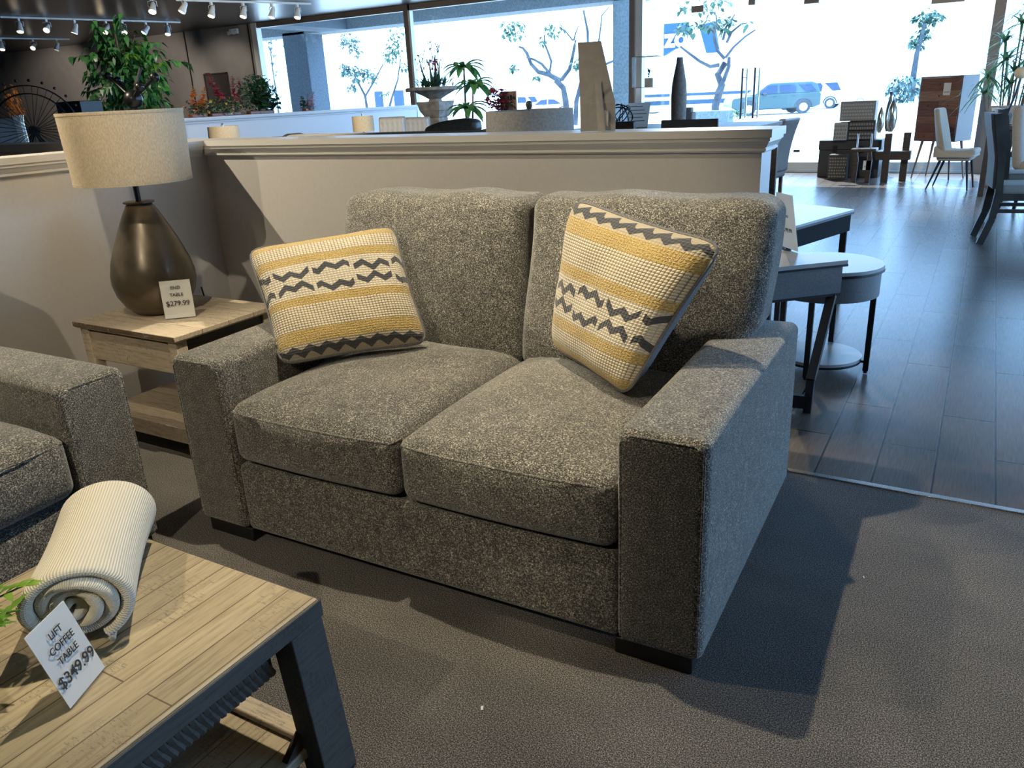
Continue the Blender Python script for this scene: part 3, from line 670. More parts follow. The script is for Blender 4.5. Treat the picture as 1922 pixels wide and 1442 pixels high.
def leg_table(name, label, x0, x1, y0, y1, zt_, th=.04, lw=.06, top='dark_wood', leg='dark_wood', cat='table', apron=.08):
    cx, cy = (x0+x1)/2, (y0+y1)/2; hx, hy = (x1-x0)/2, (y1-y0)/2
    t = thing(name, label, cat, (cx, cy, 0))
    MB().box(-hx, hx, -hy, hy, zt_-th, zt_).build('table_top', M[top], t, bevel=.004)
    if apron: MB().box(-hx+.04, hx-.04, -hy+.04, hy-.04, zt_-th-apron, zt_-th).build('apron', M[leg], t, smooth=False)
    for sx in (-1, 1):
        for sy in (-1, 1):
            MB().box(sx*(hx-.05)-lw/2, sx*(hx-.05)+lw/2, sy*(hy-.05)-lw/2, sy*(hy-.05)+lw/2, 0, zt_-th-.0).build('leg', M[leg], t, bevel=.004)
    return t
leg_table('side_table', 'dark side table directly behind the half wall under the grey drum lamp', -2.35, -1.8, 3.38, 3.92, .72)
# counter-height dining group in the middle distance
leg_table('dining_table', 'dark counter-height dining table holding the tall brown vase', -3.9, -1.85, 7.75, 8.85, 1.03, cat='table')
def x_chair(loc, rz, label, zs=.66, zt_=1.135):
    t = thing('counter_chair', label, 'chair', loc, rz, 'counter-height chairs'); m = M['dark_wood']
    MB().box(-.23, .23, -.22, .22, zs-.06, zs).build('seat', M['grey_cloth'], t, bevel=.015)
    for sx in (-1, 1):
        MB().bar((sx*.21, -.20, 0), (sx*.21, -.20, zs-.05), .04).build('leg', m, t, bevel=.003)
        MB().bar((sx*.21, .20, 0), (sx*.21, .24, zt_), .04).build('leg', m, t, bevel=.003)
    MB().box(-.25, .25, .22, .26, zt_-.09, zt_).build('top_rail', m, t, bevel=.006)
    MB().bar((-.19,.235,zs+.04), (.19,.24,zt_-.08), .03, .02).build('cross_slat', m, t)
    MB().bar((.19,.235,zs+.04), (-.19,.24,zt_-.08), .03, .02).build('cross_slat', m, t)
    MB().box(-.2, .2, -.21, -.19, .22, .25).box(-.22, -.2, -.2, .2, .2, .23).box(.2, .22, -.2, .2, .2, .23).build('stretcher', m, t)
    return t
c = at(1308, 222, 7.4); x_chair((c.x, 7.35, 0), R(186), 'dark counter chair with crossed back slats in front of the brown vase table')
c = at(1215, 240, 7.4); x_chair((c.x-.15, 7.3, 0), R(165), 'dark counter chair with crossed back slats, left of the other')
c = at(1273, 235, 8.1)
t = tag(MB().lathe([(.068,0),(.074,.10),(.078,.28),(.072,.40),(.050,.52),(.034,.60),(.030,.645),(.027,.65),(.026,.62)], (c.x, 8.1, 1.03), 28).build('tall_vase', M['tanned'], ang=60), 'tall tapering brown bottle vase on the far dining table', 'vase')
c = at(1292, 225, 8.3)
t = thing('jar', 'small square kraft jar with lid beside the tall brown vase', 'jar', (c.x, 8.3, 1.03))
MB().box(-.06, .06, -.06, .06, 0, .13).build('body', M['cardboard'], t, bevel=.012); MB().box(-.04, .04, -.04, .04, .13, .175).build('lid', M['cardboard'], t, bevel=.008)
# metal orb
c = at(1166, 222, 8.0)
t = thing('wire_orb', 'black wire orb sculpture beside the cardboard card', 'sculpture', (c.x, 8.0, 1.03)); mb = MB()
mb = MB()
for k in range(6):
    n = Vector((math.sin(k*1.9), math.cos(k*1.3), math.sin(k*2.7+.5))).normalized(); a = n.orthogonal().normalized(); b = n.cross(a)
    mb.tube([Vector((0,0,.125))+(a*math.cos(2*math.pi*i/32)+b*math.sin(2*math.pi*i/32))*.12 for i in range(32)], .006, 5, True)
mb.build('rings', M['black_metal'], t)
# paper notice on the table
c = at(1197, 222, 8.15)
t = thing('notice_card', 'white printed notice card leaning beside the black wire orb', 'sign', (c.x, 8.15, 1.03), R(20))
MB().add([(-.12,0,0),(.10,0,0),(.13,.06,.24),(-.10,.06,.24),(-.12,.004,0),(.10,.004,0),(.13,.064,.24),(-.10,.064,.24)], [(0,1,2,3),(7,6,5,4),(0,4,5,1),(1,5,6,2),(2,6,7,3),(3,7,4,0)]).build('card', M['paper'], t, smooth=False)
mb = MB()
for k in range(5): z = .20-.035*k; mb.add([(-.09,-.002+z*.25,z),(.05+.02*(k%3),-.002+z*.25,z),(.05+.02*(k%3),-.001+(z+.006)*.25,z+.006),(-.09,-.001+(z+.006)*.25,z+.006)], [(0,1,2,3)])
mb.build('print', M['ink'], t, smooth=False)
# acrylic display tower with small plants (by the window mullion)
c = at(1212, 240, 9.5); c2 = at(1212, 106, 9.5)
t = thing('display_tower', 'clear acrylic cube tower with small plants in front of the window mullion', 'shelf', (c.x, 9.5, 0), R(12))
Z0 = .80
MB().box(-.22, .22, -.2, .2, 0, Z0).build('plinth', M['white'], t)
zs = [Z0, Z0+.33, Z0+.62, c2.z]
for k in range(3):
    a, b = zs[k], zs[k+1]; off = (0, .05, 0)[k]
    MB().box(-.15+off, .15+off, -.15, -.146, a, b).box(-.15+off, .15+off, .146, .15, a, b).box(-.15+off, -.146+off, -.15, .15, a, b).box(.146+off, .15+off, -.15, .15, a, b).build('acrylic_box', M['acrylic'], t, smooth=False)
    MB().box(-.152+off, .152+off, -.152, .152, b-.006, b).build('shelf_plate', M['dark_wood'], t, smooth=False)
random.seed(8)
for k in (0, 2):
    mb = MB(); z = zs[k]; MB().box(-.045+.03, .045+.03, -.045, .045, z, z+.10).build('pot', M['stone'], t, bevel=.004)
    for i in range(40):
        a = random.uniform(0, 6.28); mb.leaf((.03, 0, z+.10+random.uniform(0,.09)), (math.cos(a), math.sin(a), random.uniform(.2,1)), .05, .02, .1)
    mb.build('small_plant', M['leaf_dark'], t)
# dark parsons chair past the wall end
def parsons(loc, rz, label, m):
    t = thing('upholstered_chair', label, 'chair', loc, rz)
    softbox(.24, .24, .07, .035, 6, 3).xf(Matrix.Translation((0,0,.42))).build('seat', m, t)
    softbox(.24, .045, .30, .03, 8, 3, lambda x, y, z: (x, y+.12*((z+.3)/.6)**2, z)).xf(Matrix.Translation((0,.22,.72))).build('backrest', m, t)
    for sx in (-1, 1):
        for sy in (-1, 1): MB().bar((sx*.2, sy*.2, 0), (sx*.2, sy*.2, .36), .035).build('leg', M['dark_wood'], t)
    return t
c = at(1452, 380, 9.6); parsons((-2.28, 9.75, 0), R(-100), 'dark leather upholstered chair just past the end of the half wall', M['dark_leather'])
# sofas' backs and pillows behind the wall
c = at(845, 240, 6.2)
def flat_cushion(loc, sx, sy, sz, rz, m, label):
    o = softbox(sx, sy, sz, min(sx,sy,sz)*.7, 8, 3, lambda x, y, z: (x, y, z*(1-.45*(abs(x)/sx)**3))).xf(Matrix.Translation(loc)@Matrix.Rotation(rz, 4, 'Y')).build('throw_pillow', M[m]); return tag(o, label, 'pillow')
t = thing('display_sofa', 'dark sofa behind the half wall with only its back visible', 'sofa', (-4.75, 5.9, 0))
softbox(1.1, .45, .22, .05, 8, 3).xf(Matrix.Translation((.35,0,.22))).build('seat', M['grey_cloth'], t); softbox(1.1, .12, .37, .06, 8, 3).xf(Matrix.Translation((.35,-.38,.79))).build('backrest', M['grey_cloth'], t)
flat_cushion((at(850,240,5.6).x, 5.6, at(850,238,5.6).z-.02), .26, .06, .075, R(-6), 'dark_leather', 'dark brown pillow lying along the top of the sofa behind the wall')
flat_cushion((at(908,244,5.45).x, 5.45, at(905,248,5.45).z-.035), .13, .06, .055, R(-10), 'grey_cloth', 'pale grey pillow right of the dark brown pillow')
t = thing('draped_throw', 'dark folded throw heaped on a seat back before the pale partition', 'throw', (at(560,250,6.2).x, 6.2, 0))
zb = at(560,254,6.2).z
mb = MB(); n = 24
for j in (0, 1):
    for i in range(n+1):
        f = i/n; x = (f-.5)*.78; z = zb-.02+.028*math.sin(f*math.pi)*(1+.55*math.sin(f*19))
        mb.v.append((x, -.08+.16*j, z))
        mb.v.append((x, -.10+.20*j, zb-.12))
m_ = 2*(n+1)
for i in range(n):
    a = 2*i; mb.f += [(a, a+1, a+3, a+2), (m_+a, m_+a+2, m_+a+3, m_+a+1), (a, a+2, m_+a+2, m_+a)]; mb.mi += [0,0,0]
mb.build('cloth', M['dark_leather'], t)
MB().box(-.5, .5, -.12, .12, 0, zb-.10).build('seat_back', M['grey_cloth'], t, bevel=.03)
# small lamps
def small_lamp(cx_, ytop, ybot, px_w, Y, label):
    a = at(cx_, ytop, Y); b = at(cx_, ybot, Y); w = (at(cx_+px_w/2, ybot, Y)-at(cx_-px_w/2, ybot, Y)).length/2*.92
    t = thing('table_lamp', label, 'lamp', (a.x, Y, 0))
    MB().lathe([(w,b.z),(w*.97,a.z),(w*.94,a.z),(w*.97,b.z),(w,b.z)], n=40, cap=False).build('lamp_shade', M['linen'], t, ang=50)
    MB().lathe([(.008,b.z-.2),(.008,a.z+.012)], n=8).ball((0,0,a.z+.018), .012).build('finial', M['chrome'], t)
    MB().lathe([(.08,.75),(.09,.80),(.06,.95),(.02,b.z-.06),(.012,b.z+.02)], n=24).build('lamp_base', M['chrome'], t)
    leg_table('side_table', 'small dark table holding the '+label.split(' lamp')[0]+' lamp', a.x-.25, a.x+.25, Y-.25, Y+.25, .75)
small_lamp(418, 237, 262, 43, 6.0, 'small cream drum lamp nearest the bronze lamp, before the pale partition')
small_lamp(680, 218, 247, 34, 7.0, 'small beige drum lamp beside the tufted chairs')
# tufted chairs
def tufted(px, Y, label):
    c = at(px, 225, Y); t = thing('tufted_chair', label, 'chair', (c.x, Y, 0), R(30), 'tufted wing chairs'); zt_ = c.z+.015
    softbox(.26, .26, .08, .05, 6, 3).xf(Matrix.Translation((0,-.05,.45))).build('seat', M['tan_cloth'], t)
    def fn(x, y, z):
        if y < 0:
            k = (math.cos(x*math.pi/.062)*math.cos(z*math.pi/.09)); y += .020*k*k - .012
        return (x, y+.16*((z+.35)/.7), z)
    softbox(.155, .05, .35, .03, 30, 3, fn).xf(Matrix.Translation((0,.16,zt_-.35))).build('backrest', M['white_cloth'], t, ang=80)
    softbox(.17, .03, .36, .02, 6, 2, lambda x,y,z:(x, y+.16*((z+.35)/.7), z)).xf(Matrix.Translation((0,.225,zt_-.35))).build('back_shell', M['tan_cloth'], t)
    for sx in (-1,1):
        for sy in (-1,1): MB().bar((sx*.2, sy*.2-.04, 0), (sx*.2, sy*.2-.04, .38), .035).build('leg', M['dark_wood'], t)
tufted(728, 8.0, 'cream button-tufted chair, left of the pair before the pale partition'); tufted(777, 8.75, 'cream button-tufted chair, right of the pair before the pale partition')

# ================================================================== PLANTS
def cloud(mb, c, r, n, L, w, rng, droop=.4, down=.3):
    for i in range(n):
        while True:
            q = Vector((rng.uniform(-1,1), rng.uniform(-1,1), rng.uniform(-1,1)))
            if q.length < 1: break
        p = Vector(c)+Vector((q.x*r[0], q.y*r[1], q.z*r[2])); a = rng.uniform(0, 6.28)
        mb.leaf(p, (math.cos(a)+q.x, math.sin(a)+q.y, rng.uniform(-.8,.5)-down), L*rng.uniform(.75,1.2), w*rng.uniform(.8,1.2), droop)
rng = random.Random(11)
# ficus behind the bronze lamp
c = at(232, 118, 5.2)
t = thing('ficus_tree', 'leafy green ficus tree rising behind the bronze lamp', 'tree', (c.x, 5.2, 0))
MB().lathe([(.13,0),(.17,.28),(.165,.30),(.14,.28)], n=28).build('pot', M['terracotta'], t)
tr = MB(); fo = MB(); fo2 = MB()
for k in range(3): tr.tube([(.02*k,.02*k,.25),(.05*math.sin(k*2),.04*math.cos(k*2),.9),(.10*math.sin(k*2+1),.08*math.cos(k*2),1.5),(.12*math.sin(k),.1*math.cos(k*3),2.1)], [.02,.018,.014,.006], 7)
hub = Vector((0,0,c.z-.45))
for k in range(46):
    a = rng.uniform(0, 6.28); el = rng.uniform(.0, 1.3); L = rng.uniform(.28, .60)
    d = Vector((math.cos(a)*math.cos(el), math.sin(a)*math.cos(el)*.8, math.sin(el)))
    p0 = hub+Vector((rng.uniform(-.1,.1), rng.uniform(-.1,.1), rng.uniform(0,.55))); tip = p0+d*L-Vector((0,0,.16*(1-el/1.3)+.04))
    mid = p0.lerp(tip,.55)+Vector((0,0,.07)); tr.tube([p0,mid,tip], [.006,.004,.0015], 5)
    for q in range(15):
        f = .2+.8*q/14; p = p0.lerp(mid, f*2) if f < .5 else mid.lerp(tip, f*2-1); b = a+rng.choice((-1,1))*rng.uniform(.4,1.5)
        (fo2 if k % 15 == 4 else fo).leaf(p, (math.cos(b), math.sin(b), rng.uniform(-.9,.0)), rng.uniform(.075,.105), rng.uniform(.036,.05), .45)
cloud(fo, (0,0,c.z-.12), (.40,.34,.46), 520, .09, .045, rng, .45)
tr.build('trunk', M['bark'], t); fo.build('foliage', M['leaf'], t); fo2.build('young_foliage', M['leaf_bright'], t)
# jack sculpture on the wall cap
c = at(250, 186, 3.065)
t = thing('jack_sculpture', 'black metal jack sculpture of balls and rods on the wall cap behind the bronze lamp', 'sculpture', (c.x, 3.065, 0))
MB().ball((0,0,c.z), .052, 24).build('centre_ball', M['black_metal'], t)
for (px, py, r, dy) in ((203,143,.021,-.0), (221,151,.022,.05), (262,163,.024,-.05), (264,128,.010,.06), (290,145,.026,.0)):
    e = at(px, py, 3.065+dy); e = Vector((e.x-c.x, dy, e.z)); o = MB().tube([(0,0,c.z), e], .010, 10).build('rod', M['black_metal'], t); MB().ball(e, r, 18).build('end_ball', M['black_metal'], o)
for k in range(3):
    a = k*2.094+.4; e = Vector((math.cos(a)*.09, math.sin(a)*.05, 1.275)); o = MB().tube([(0,0,c.z), e], .010, 10).build('rod', M['black_metal'], t); MB().ball(e, .018, 14).build('end_ball', M['black_metal'], o)
# Ferris wheel sculpture
c = at(64, 245, 3.75); s_ = 6.15/FPX; Rr = 88*s_
t = thing('ferris_wheel_model', 'black metal ferris wheel model with round gondolas at the left edge', 'sculpture', (c.x, 3.75, 0), R(52))
hz = c.z; ring = MB()
for y in (-.03, .03):
    for rr in (Rr*.90, Rr*.74): ring.tube([(math.cos(2*math.pi*i/48)*rr, y, hz+math.sin(2*math.pi*i/48)*rr) for i in range(48)], .0042, 5, True)
ring.build('rim', M['black_metal'], t)
sp = MB()
for i in range(40):
    a = 2*math.pi*i/40; sp.tube([(0,.03 if i%2 else -.03,hz),(math.cos(a)*Rr*.9, .03 if i%2 else -.03, hz+math.sin(a)*Rr*.9)], .0022, 4)
sp.build('spokes', M['black_metal'], t); MB().tube([(0,-.05,hz),(0,.05,hz)], .035, 16).build('hub', M['black_metal'], t)
for i in range(26):
    a = 2*math.pi*i/26; p = Vector((math.cos(a)*Rr, 0, hz+math.sin(a)*Rr)); o = MB().ball(p, .0115, 10).build('gondola', M['black_metal'], t)
for y in (-.06, .06):
    for sx in (-1, 1): MB().bar((0,y,hz), (sx*.2,y,hz-Rr-.08), .014).build('support', M['black_metal'], t)
MB().box(-.26, .26, -.09, .09, hz-Rr-.10, hz-Rr-.08).build('base', M['black_metal'], t)
leg_table('console_table', 'dark console behind the half wall under the ferris wheel model', c.x-.8, c.x+.5, 3.55, 4.1, hz-Rr-.10)
# copper leaf arrangement and dark cabinet behind the wheel
c = at(30, 205, 4.3)
t = thing('leaf_arrangement', 'tall vase of copper leaves glinting through the ferris wheel', 'plant', (c.x, 4.3, 0))
mb = MB(); cloud(mb, (0,0,c.z+.06), (.07,.06,.17), 120, .045, .02, rng); mb.build('foliage', M['orange'], t)
MB().lathe([(.05,0),(.06,.4),(.04,c.z-.12),(.05,c.z-.05)], n=24).build('vase', M['silver'], t)
c = at(5, 245, 4.6)
t = thing('dark_cabinet', 'black cabinet behind the ferris wheel model at the left edge', 'cabinet', (c.x-.1, 4.6, 0)); zc = at(5,221,4.6).z
MB().box(-.45, .16, -.2, .2, 0, zc).build('body', M['black'], t, bevel=.01); MB().box(-.43, .14, -.21, -.2, .1, zc-.05).build('door', M['black'], t, bevel=.004)
c = at(123, 205, 4.2)
t = thing('black_box', 'black square box beside the lamp shade behind the ferris wheel', 'box', (c.x+.05, 4.26, 0)); zc = at(123,191,4.2).z
MB().box(-.11, .22, -.1, .1, zc-.4, zc).build('body', M['black'], t, bevel=.006); MB().box(-.12, .23, -.12, .12, 0, zc-.4).build('plinth', M['black'], t, bevel=.006)
MB().box(-.04,-.005,-.104,-.1,zc-.13,zc-.08).build('label_card', M['paper'], t)

# flower arrangements on the pale partition (cap top z 1.303)
PZ = 1.304
def onpart(px, py): d = ray(px, py); return Vector((0,0,CH))+d*((-10.08)/d.x)
def arrangement(name, label, px, rw, n, seed, mats, spikes=(), zs=.10, lw=(.085,.042)):
    g = random.Random(seed); b = onpart(px, 218); t = thing(name, label, 'plant', (-10.075, b.y, PZ))
    MB().box(-.05, .05, -rw*.6, rw*.6, 0, .045).build('planter', M['terracotta'], t, bevel=.006)
    for mk, share in mats:
        mb = MB(); cloud(mb, (0,0,zs), (.07, rw, zs*.95), int(n*share), lw[0], lw[1], g, .2, -.4); mb.build('foliage' if 'leaf' in mk else 'blossom', M[mk], t)
    for (px1, py1, px2, py2, mk, r) in spikes:
        p1 = onpart(px1, py1); p2 = onpart(px2, py2); o = Vector((-10.075, b.y, PZ))
        st = MB().tube([p1-o, p2-o], .005, 5).build('stem', M['leaf_dark'], t); mb = MB(); N = 30
        for i in range(N):
            f = i/N; c_ = (p1-o).lerp(p2-o, .12+.88*f); a = g.uniform(0, 6.28); rr = r*(1-.6*f)
            mb.leaf(c_, (math.cos(a), math.sin(a), g.uniform(-.2,.8)), rr*2.1, rr*1.5, .1)
        mb.build('flower_spike', M[mk], st)
    return t
arrangement('flower_arrangement', 'orange bird-of-paradise flowers at the near end of the pale partition', 370, .20, 130, 21, (('leaf_dark', .6), ('pink_petal', .0) if 0 else ('pink', .2), ('orange', .2)),
    ((364,208,363,162,'orange',.06), (378,205,384,165,'orange',.06)), .12)
arrangement('flower_arrangement', 'red gladiolus and yellow flower arrangement on the pale partition', 422, .46, 560, 22, (('leaf_dark', .55), ('yellow', .12), ('cream_petal', .18), ('red', .05)),
    ((418,196,388,136,'red',.075), (441,200,437,142,'red',.05), (451,195,448,145,'red',.05), (419,192,400,155,'pink',.05), (436,170,437,140,'pink',.03)), .13)
arrangement('flower_arrangement', 'tall green leafy shrub at the window frame on the pale partition', 490, .42, 800, 23, (('leaf', .45), ('leaf_dark', .5), ('cream_petal', .05)),
    ((485,210,478,140,'leaf_dark',.12), (495,210,488,150,'leaf',.12), (502,212,500,155,'leaf_dark',.10), (512,212,520,180,'leaf_dark',.10)), .30)
arrangement('flower_arrangement', 'small spiky plant with pink blooms on the middle of the pale partition', 579, .16, 60, 24, (('leaf_dark', 1.0),),
    ((574,208,565,180,'leaf_dark',.06), (582,208,588,172,'pink',.05), (578,208,577,175,'red',.03)), .06, (.09,.012))
# stone urn on pedestal
c = at(818, 200, 9.9)
t = thing('stone_urn', 'weathered stone bowl urn on a carved pedestal, planted with spiky greenery', 'planter', (c.x, 9.9, 0))
zr = at(820,163,9.9).z; zb = at(820,190,9.9).z
MB().lathe([(.10,zb),(.09,zb+.03),(.16,zb+.07),(.30,zb+.14),(.37,zr-.045),(.40,zr-.04),(.40,zr),(.37,zr),(.35,zr-.03)], n=48).build('bowl', M['stone'], t, ang=40)
MB().frus((-.17,.17,-.17,.17,zb-.13), (-.20,.20,-.20,.20,zb)).frus((-.12,.12,-.12,.12,zb-.22), (-.17,.17,-.17,.17,zb-.13)).frus((-.16,.16,-.16,.16,.12), (-.12,.12,-.12,.12,zb-.22)).box(-.2,.2,-.2,.2,0,.12).build('pedestal', M['stone'], t, bevel=.01)
MB().bar((-.38,0,zr-.02), (-.50,0,zr-.03), .05).build('handle', M['stone'], t)
mb = MB(); md = MB()
for i in range(90):
    a = rng.uniform(0,6.28); mb.leaf((rng.uniform(-.2,.2), rng.uniform(-.2,.2), zr-.02), (math.cos(a)*.9, math.sin(a)*.9, rng.uniform(.4,1.6)), rng.uniform(.16,.34), .025, .15)
for (dx, h, w) in ((-.22,.30,.03),(-.06,.36,.03),(.05,.40,.035),(.12,.34,.03),(-.16,.5,.006),(.0,.62,.006),(.10,.58,.006),(-.24,.45,.006)):
    md.tube([(dx*.5,0,zr-.02),(dx,0,zr+h)], [w,.004], 6); cloud(md, (dx,0,zr+h*.9), (.05,.05,.08), 14, .045, .02, rng)
mb.build('greenery', M['leaf_dark'], t); md.build('tall_stems', M['leaf_dark'], t)
mb = MB(); cloud(mb, (.02,0,zr+.30), (.09,.03,.09), 40, .05, .03, rng); mb.build('blossom', M['red'], t)
# broad-leaf plant
def rosette(mb, c, n, L, w, g, rise=.5):
    for i in range(n):
        a = i*2.399+g.uniform(-.2,.2); up = rise*(1-i/n*.9)
        d = Vector((math.cos(a), math.sin(a), up)); segs = 6; p = Vector(c); prev = None; side = Vector((-d.y, d.x, 0)).normalized()
        base = len(mb.v); vv = []
        for q in range(segs+1):
            f = q/segs; x = L*f; z = L*up*f - L*.62*f*f; ctr = Vector(c)+Vector((d.x,d.y,0))*x*.85+Vector((0,0,z)); ww = w*math.sin(math.pi*min(.999,f*.93+.06))**.8/2
            vv += [ctr-side*ww+Vector((0,0,ww*.3)), ctr, ctr+side*ww+Vector((0,0,ww*.3))]
        mb.add(vv, [(3*q+k, 3*q+k+1, 3*q+k+4, 3*q+k+3) for q in range(segs) for k in (0,1)])
c = at(868, 190, 7.6)
t = thing('dracaena', 'tall broad-leaved green dracaena right of the stone urn', 'plant', (c.x, 7.6, 0)); mb = MB(); st = MB()
for (px, py, L) in ((866,128,.30),(890,160,.28),(872,205,.30)):
    e = at(px, py, 7.6); q = (e.x-c.x, 0 if L < .3 else .05, e.z); rosette(mb, q, 14, L, .085, rng, .75); st.tube([(q[0]*.3,q[1]*.4,.3),(q[0]*.9,q[1],e.z)], [.014,.010], 6)
mb.build('foliage', M['leaf_big'], t); st.build('stem', M['bark'], t); MB().lathe([(.14,0),(.18,.32),(.165,.34),(.15,.3)], n=28).build('pot', M['terracotta'], t)
# red flowers in a slatted crate
c = at(935, 190, 8.6)
t = thing('flower_crate', 'red flowering plant in a wooden slatted crate right of the dracaena', 'plant', (c.x, 8.6, 0)); zc = at(940,172,8.6).z
for i in range(5): MB().box(-.02+i*.045, .02+i*.045, .08, .10, zc-.28, zc).build('crate_slat', M['brown_wood'], t)
MB().box(-.12, .24, -.1, .08, 0, zc-.28).build('stand', M['dark_wood'], t)
mb = MB(); cloud(mb, (-.02,0,zc-.10), (.14,.1,.15), 150, .09, .05, rng, .1, -.4); mb.build('blossom', M['red'], t)
mb = MB(); cloud(mb, (-.02,0,zc-.15), (.18,.12,.16), 110, .09, .012, rng, .2, 0); mb.build('foliage', M['leaf_dark'], t)

# ================================================================== TABLES RIGHT OF THE WALL
M['matt_black'] = mat('matt_black', (.008,.008,.009), .8, spec=.15)
BM = M['black_metal']; LAM, LS = M['laminate'], M['laminate_side']
def loc_poly(pts): c = sum((Vector(p) for p in pts), Vector((0,0)))/len(pts); return c, [(p[0]-c.x, p[1]-c.y) for p in pts]
c, P = loc_poly([(-.46,3.76),(-.735,3.50),(-1.15,3.42),(-1.02,4.02)])
t = thing('wedge_table', 'wedge-shaped grey side table nearest the loveseat, with price stand on top', 'table', (c.x, c.y, 0))
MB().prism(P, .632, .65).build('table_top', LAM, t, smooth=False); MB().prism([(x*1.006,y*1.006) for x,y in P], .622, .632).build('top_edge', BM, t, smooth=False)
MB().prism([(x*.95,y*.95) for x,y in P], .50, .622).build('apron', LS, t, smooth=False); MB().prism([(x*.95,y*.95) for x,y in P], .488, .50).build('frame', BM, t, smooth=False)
for k, (x, y) in enumerate(P):
    a = Vector((x*.86, y*.86, .49)); b = Vector((x*.80, y*.80-(.22 if k == 0 else 0), .15)); 
    MB().bar(a, b, .038, .028).bar(b, (b.x, b.y-.02 if k == 0 else b.y, 0), .034, .028).build('leg', BM, t)
MB().bar((P[0][0]*.80, P[0][1]*.8-.24, .05), (P[2][0]*.8, P[2][1]*.8, .05), .03, .06).build('foot_rail', BM, t)
o = c
t = price_sign('clear price stand seen from behind on the wedge table beside the loveseat', (-.80,3.99,.65), (-.70,3.87,.65), .27, -.05, [('TABLE', .018, .6, .0001), ('$199.99', .028, .35, .0003)], foot=-.07)
c = Vector((-.605, 4.17, 0))
t = thing('round_table', 'round grey drum-top side table with lower shelf on the wood floor', 'table', c)
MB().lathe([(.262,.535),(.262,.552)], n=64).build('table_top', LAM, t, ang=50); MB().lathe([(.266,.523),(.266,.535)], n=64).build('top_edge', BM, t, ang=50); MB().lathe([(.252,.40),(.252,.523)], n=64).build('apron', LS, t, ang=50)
for a in (R(-5), R(85), R(175), R(265)): MB().bar((math.cos(a)*.232, math.sin(a)*.232, 0.012), (math.cos(a)*.232, math.sin(a)*.232, .40), .026).build('leg', BM, t); MB().lathe([(.011,0),(.008,.014)], (math.cos(a)*.232, math.sin(a)*.232, 0), 10).build('glide', BM, t)
MB().lathe([(.205,.06),(.205,.075)], n=48).build('lower_shelf', LAM, t, ang=50); MB().lathe([(.205,.048),(.205,.06)], n=48).bar((-.23,0,.054), (.23,0,.054), .02, .012).bar((0,-.23,.054), (0,.23,.054), .02, .012).build('shelf_frame', BM, t)
c, P = loc_poly([(-.69,5.67),(-.93,4.88),(-1.65,4.95),(-1.45,5.95),(-1.07,5.88)])
t = thing('angled_table', 'angular black-framed table with pale top behind the round table', 'table', (c.x, c.y, 0))
MB().prism(P, .585, .60).build('table_top', LAM, t, smooth=False); MB().prism([(x*1.008,y*1.008) for x,y in P], .572, .585).build('top_edge', BM, t, smooth=False)
MB().prism([(x*.97,y*.97) for x,y in P], .46, .572).build('apron', M['matt_black'], t, smooth=False)
for x, y in P[:4]: MB().bar((x*.90, y*.90, 0), (x*.90, y*.90, .46), .04).build('leg', BM, t)

# ================================================================== TRUNKS, CONSOLE, VASES BY THE WINDOW
def lettered_box(name, label, x0, x1, y, d, z0, z1, body, face, lines, seed, handle=False, rz=0):
    g = random.Random(seed); t = thing(name, label, 'box', ((x0+x1)/2, y, z0), rz); hw = (x1-x0)/2
    MB().box(-hw, hw, -d/2, d/2, 0, z1-z0).build('body', M[body], t, bevel=.006)
    mb = MB(); H = z1-z0; rows = lines
    for r in range(rows):
        zz = H*(.10+.84*r/rows); x = -hw*.90
        while x < hw*.86:
            w = g.uniform(.018,.034); mb.box(x, min(x+w, hw*.92), -d/2-.0015, -d/2, zz, zz+H*.5/rows); x += w+.009
        zz += 0
    mb.build('printed_front', M[face], t, smooth=False)
    mb = MB()
    for r in range(rows):
        zz = H*(.10+.84*r/rows); y_ = -d/2*.9
        while y_ < d/2*.85:
            w = g.uniform(.018,.03); mb.box(-hw-.0015, -hw, y_, min(y_+w, d/2*.92), zz, zz+H*.5/rows); y_ += w+.009
    mb.build('printed_side', M[face], t, smooth=False)
    if handle: MB().tube([(-.05,0,H),(-.03,0,H+.03),(.03,0,H+.03),(.05,0,H)], .005, 6).build('handle', BM, t)
    return t
M['case_grey'] = mat('case_grey', (.20,.20,.195), .6); M['case_light'] = mat('case_light', (.34,.34,.33), .6); M['case_dark'] = mat('case_dark', (.035,.034,.036), .6)
t = thing('storage_trunk', 'large dark storage trunk at the bottom of the stack by the window', 'trunk', (-1.83, 13.42, 0))
MB().box(-.36, .50, -.22, .22, 0, .40).build('body', M['case_dark'], t, bevel=.01); MB().box(-.37, .51, -.23, .23, .40, .54).build('lid', M['case_dark'], t, bevel=.012)
MB().box(-.16,-.10,-.245,-.22,.36,.46).build('latch', BM, t); MB().box(.22,.28,-.245,-.22,.36,.46).build('latch', BM, t)
lettered_box('suitcase_box', 'small light-sided lettered box standing at the left of the stack', -1.985, -1.80, 13.2, .26, .545, .80, 'case_light', 'case_grey', 4, 1)
lettered_box('suitcase_box', 'black lettered case, middle of the stack by the window', -1.795, -1.43, 13.3, .30, .545, .675, 'case_dark', 'case_grey', 2, 2)
lettered_box('suitcase_box', 'dark lettered case under the topmost grey case', -1.795, -1.43, 13.3, .30, .68, .81, 'case_dark', 'case_grey', 2, 3)
lettered_box('suitcase_box', 'grey lettered case with a handle, topmost of the stack', -1.93, -1.45, 13.3, .30, .815, 1.09, 'case_grey', 'case_light', 5, 4, True)
lettered_box('suitcase_box', 'upright black suitcase with white side standing on the floor before the trunk', -1.98, -1.72, 12.92, .2, 0, .36, 'case_dark', 'case_grey', 7, 5, True)
t = thing('glass_console', 'glass-topped console on dark crossed posts holding three vases', 'table', (-1.38, 12.72, 0))
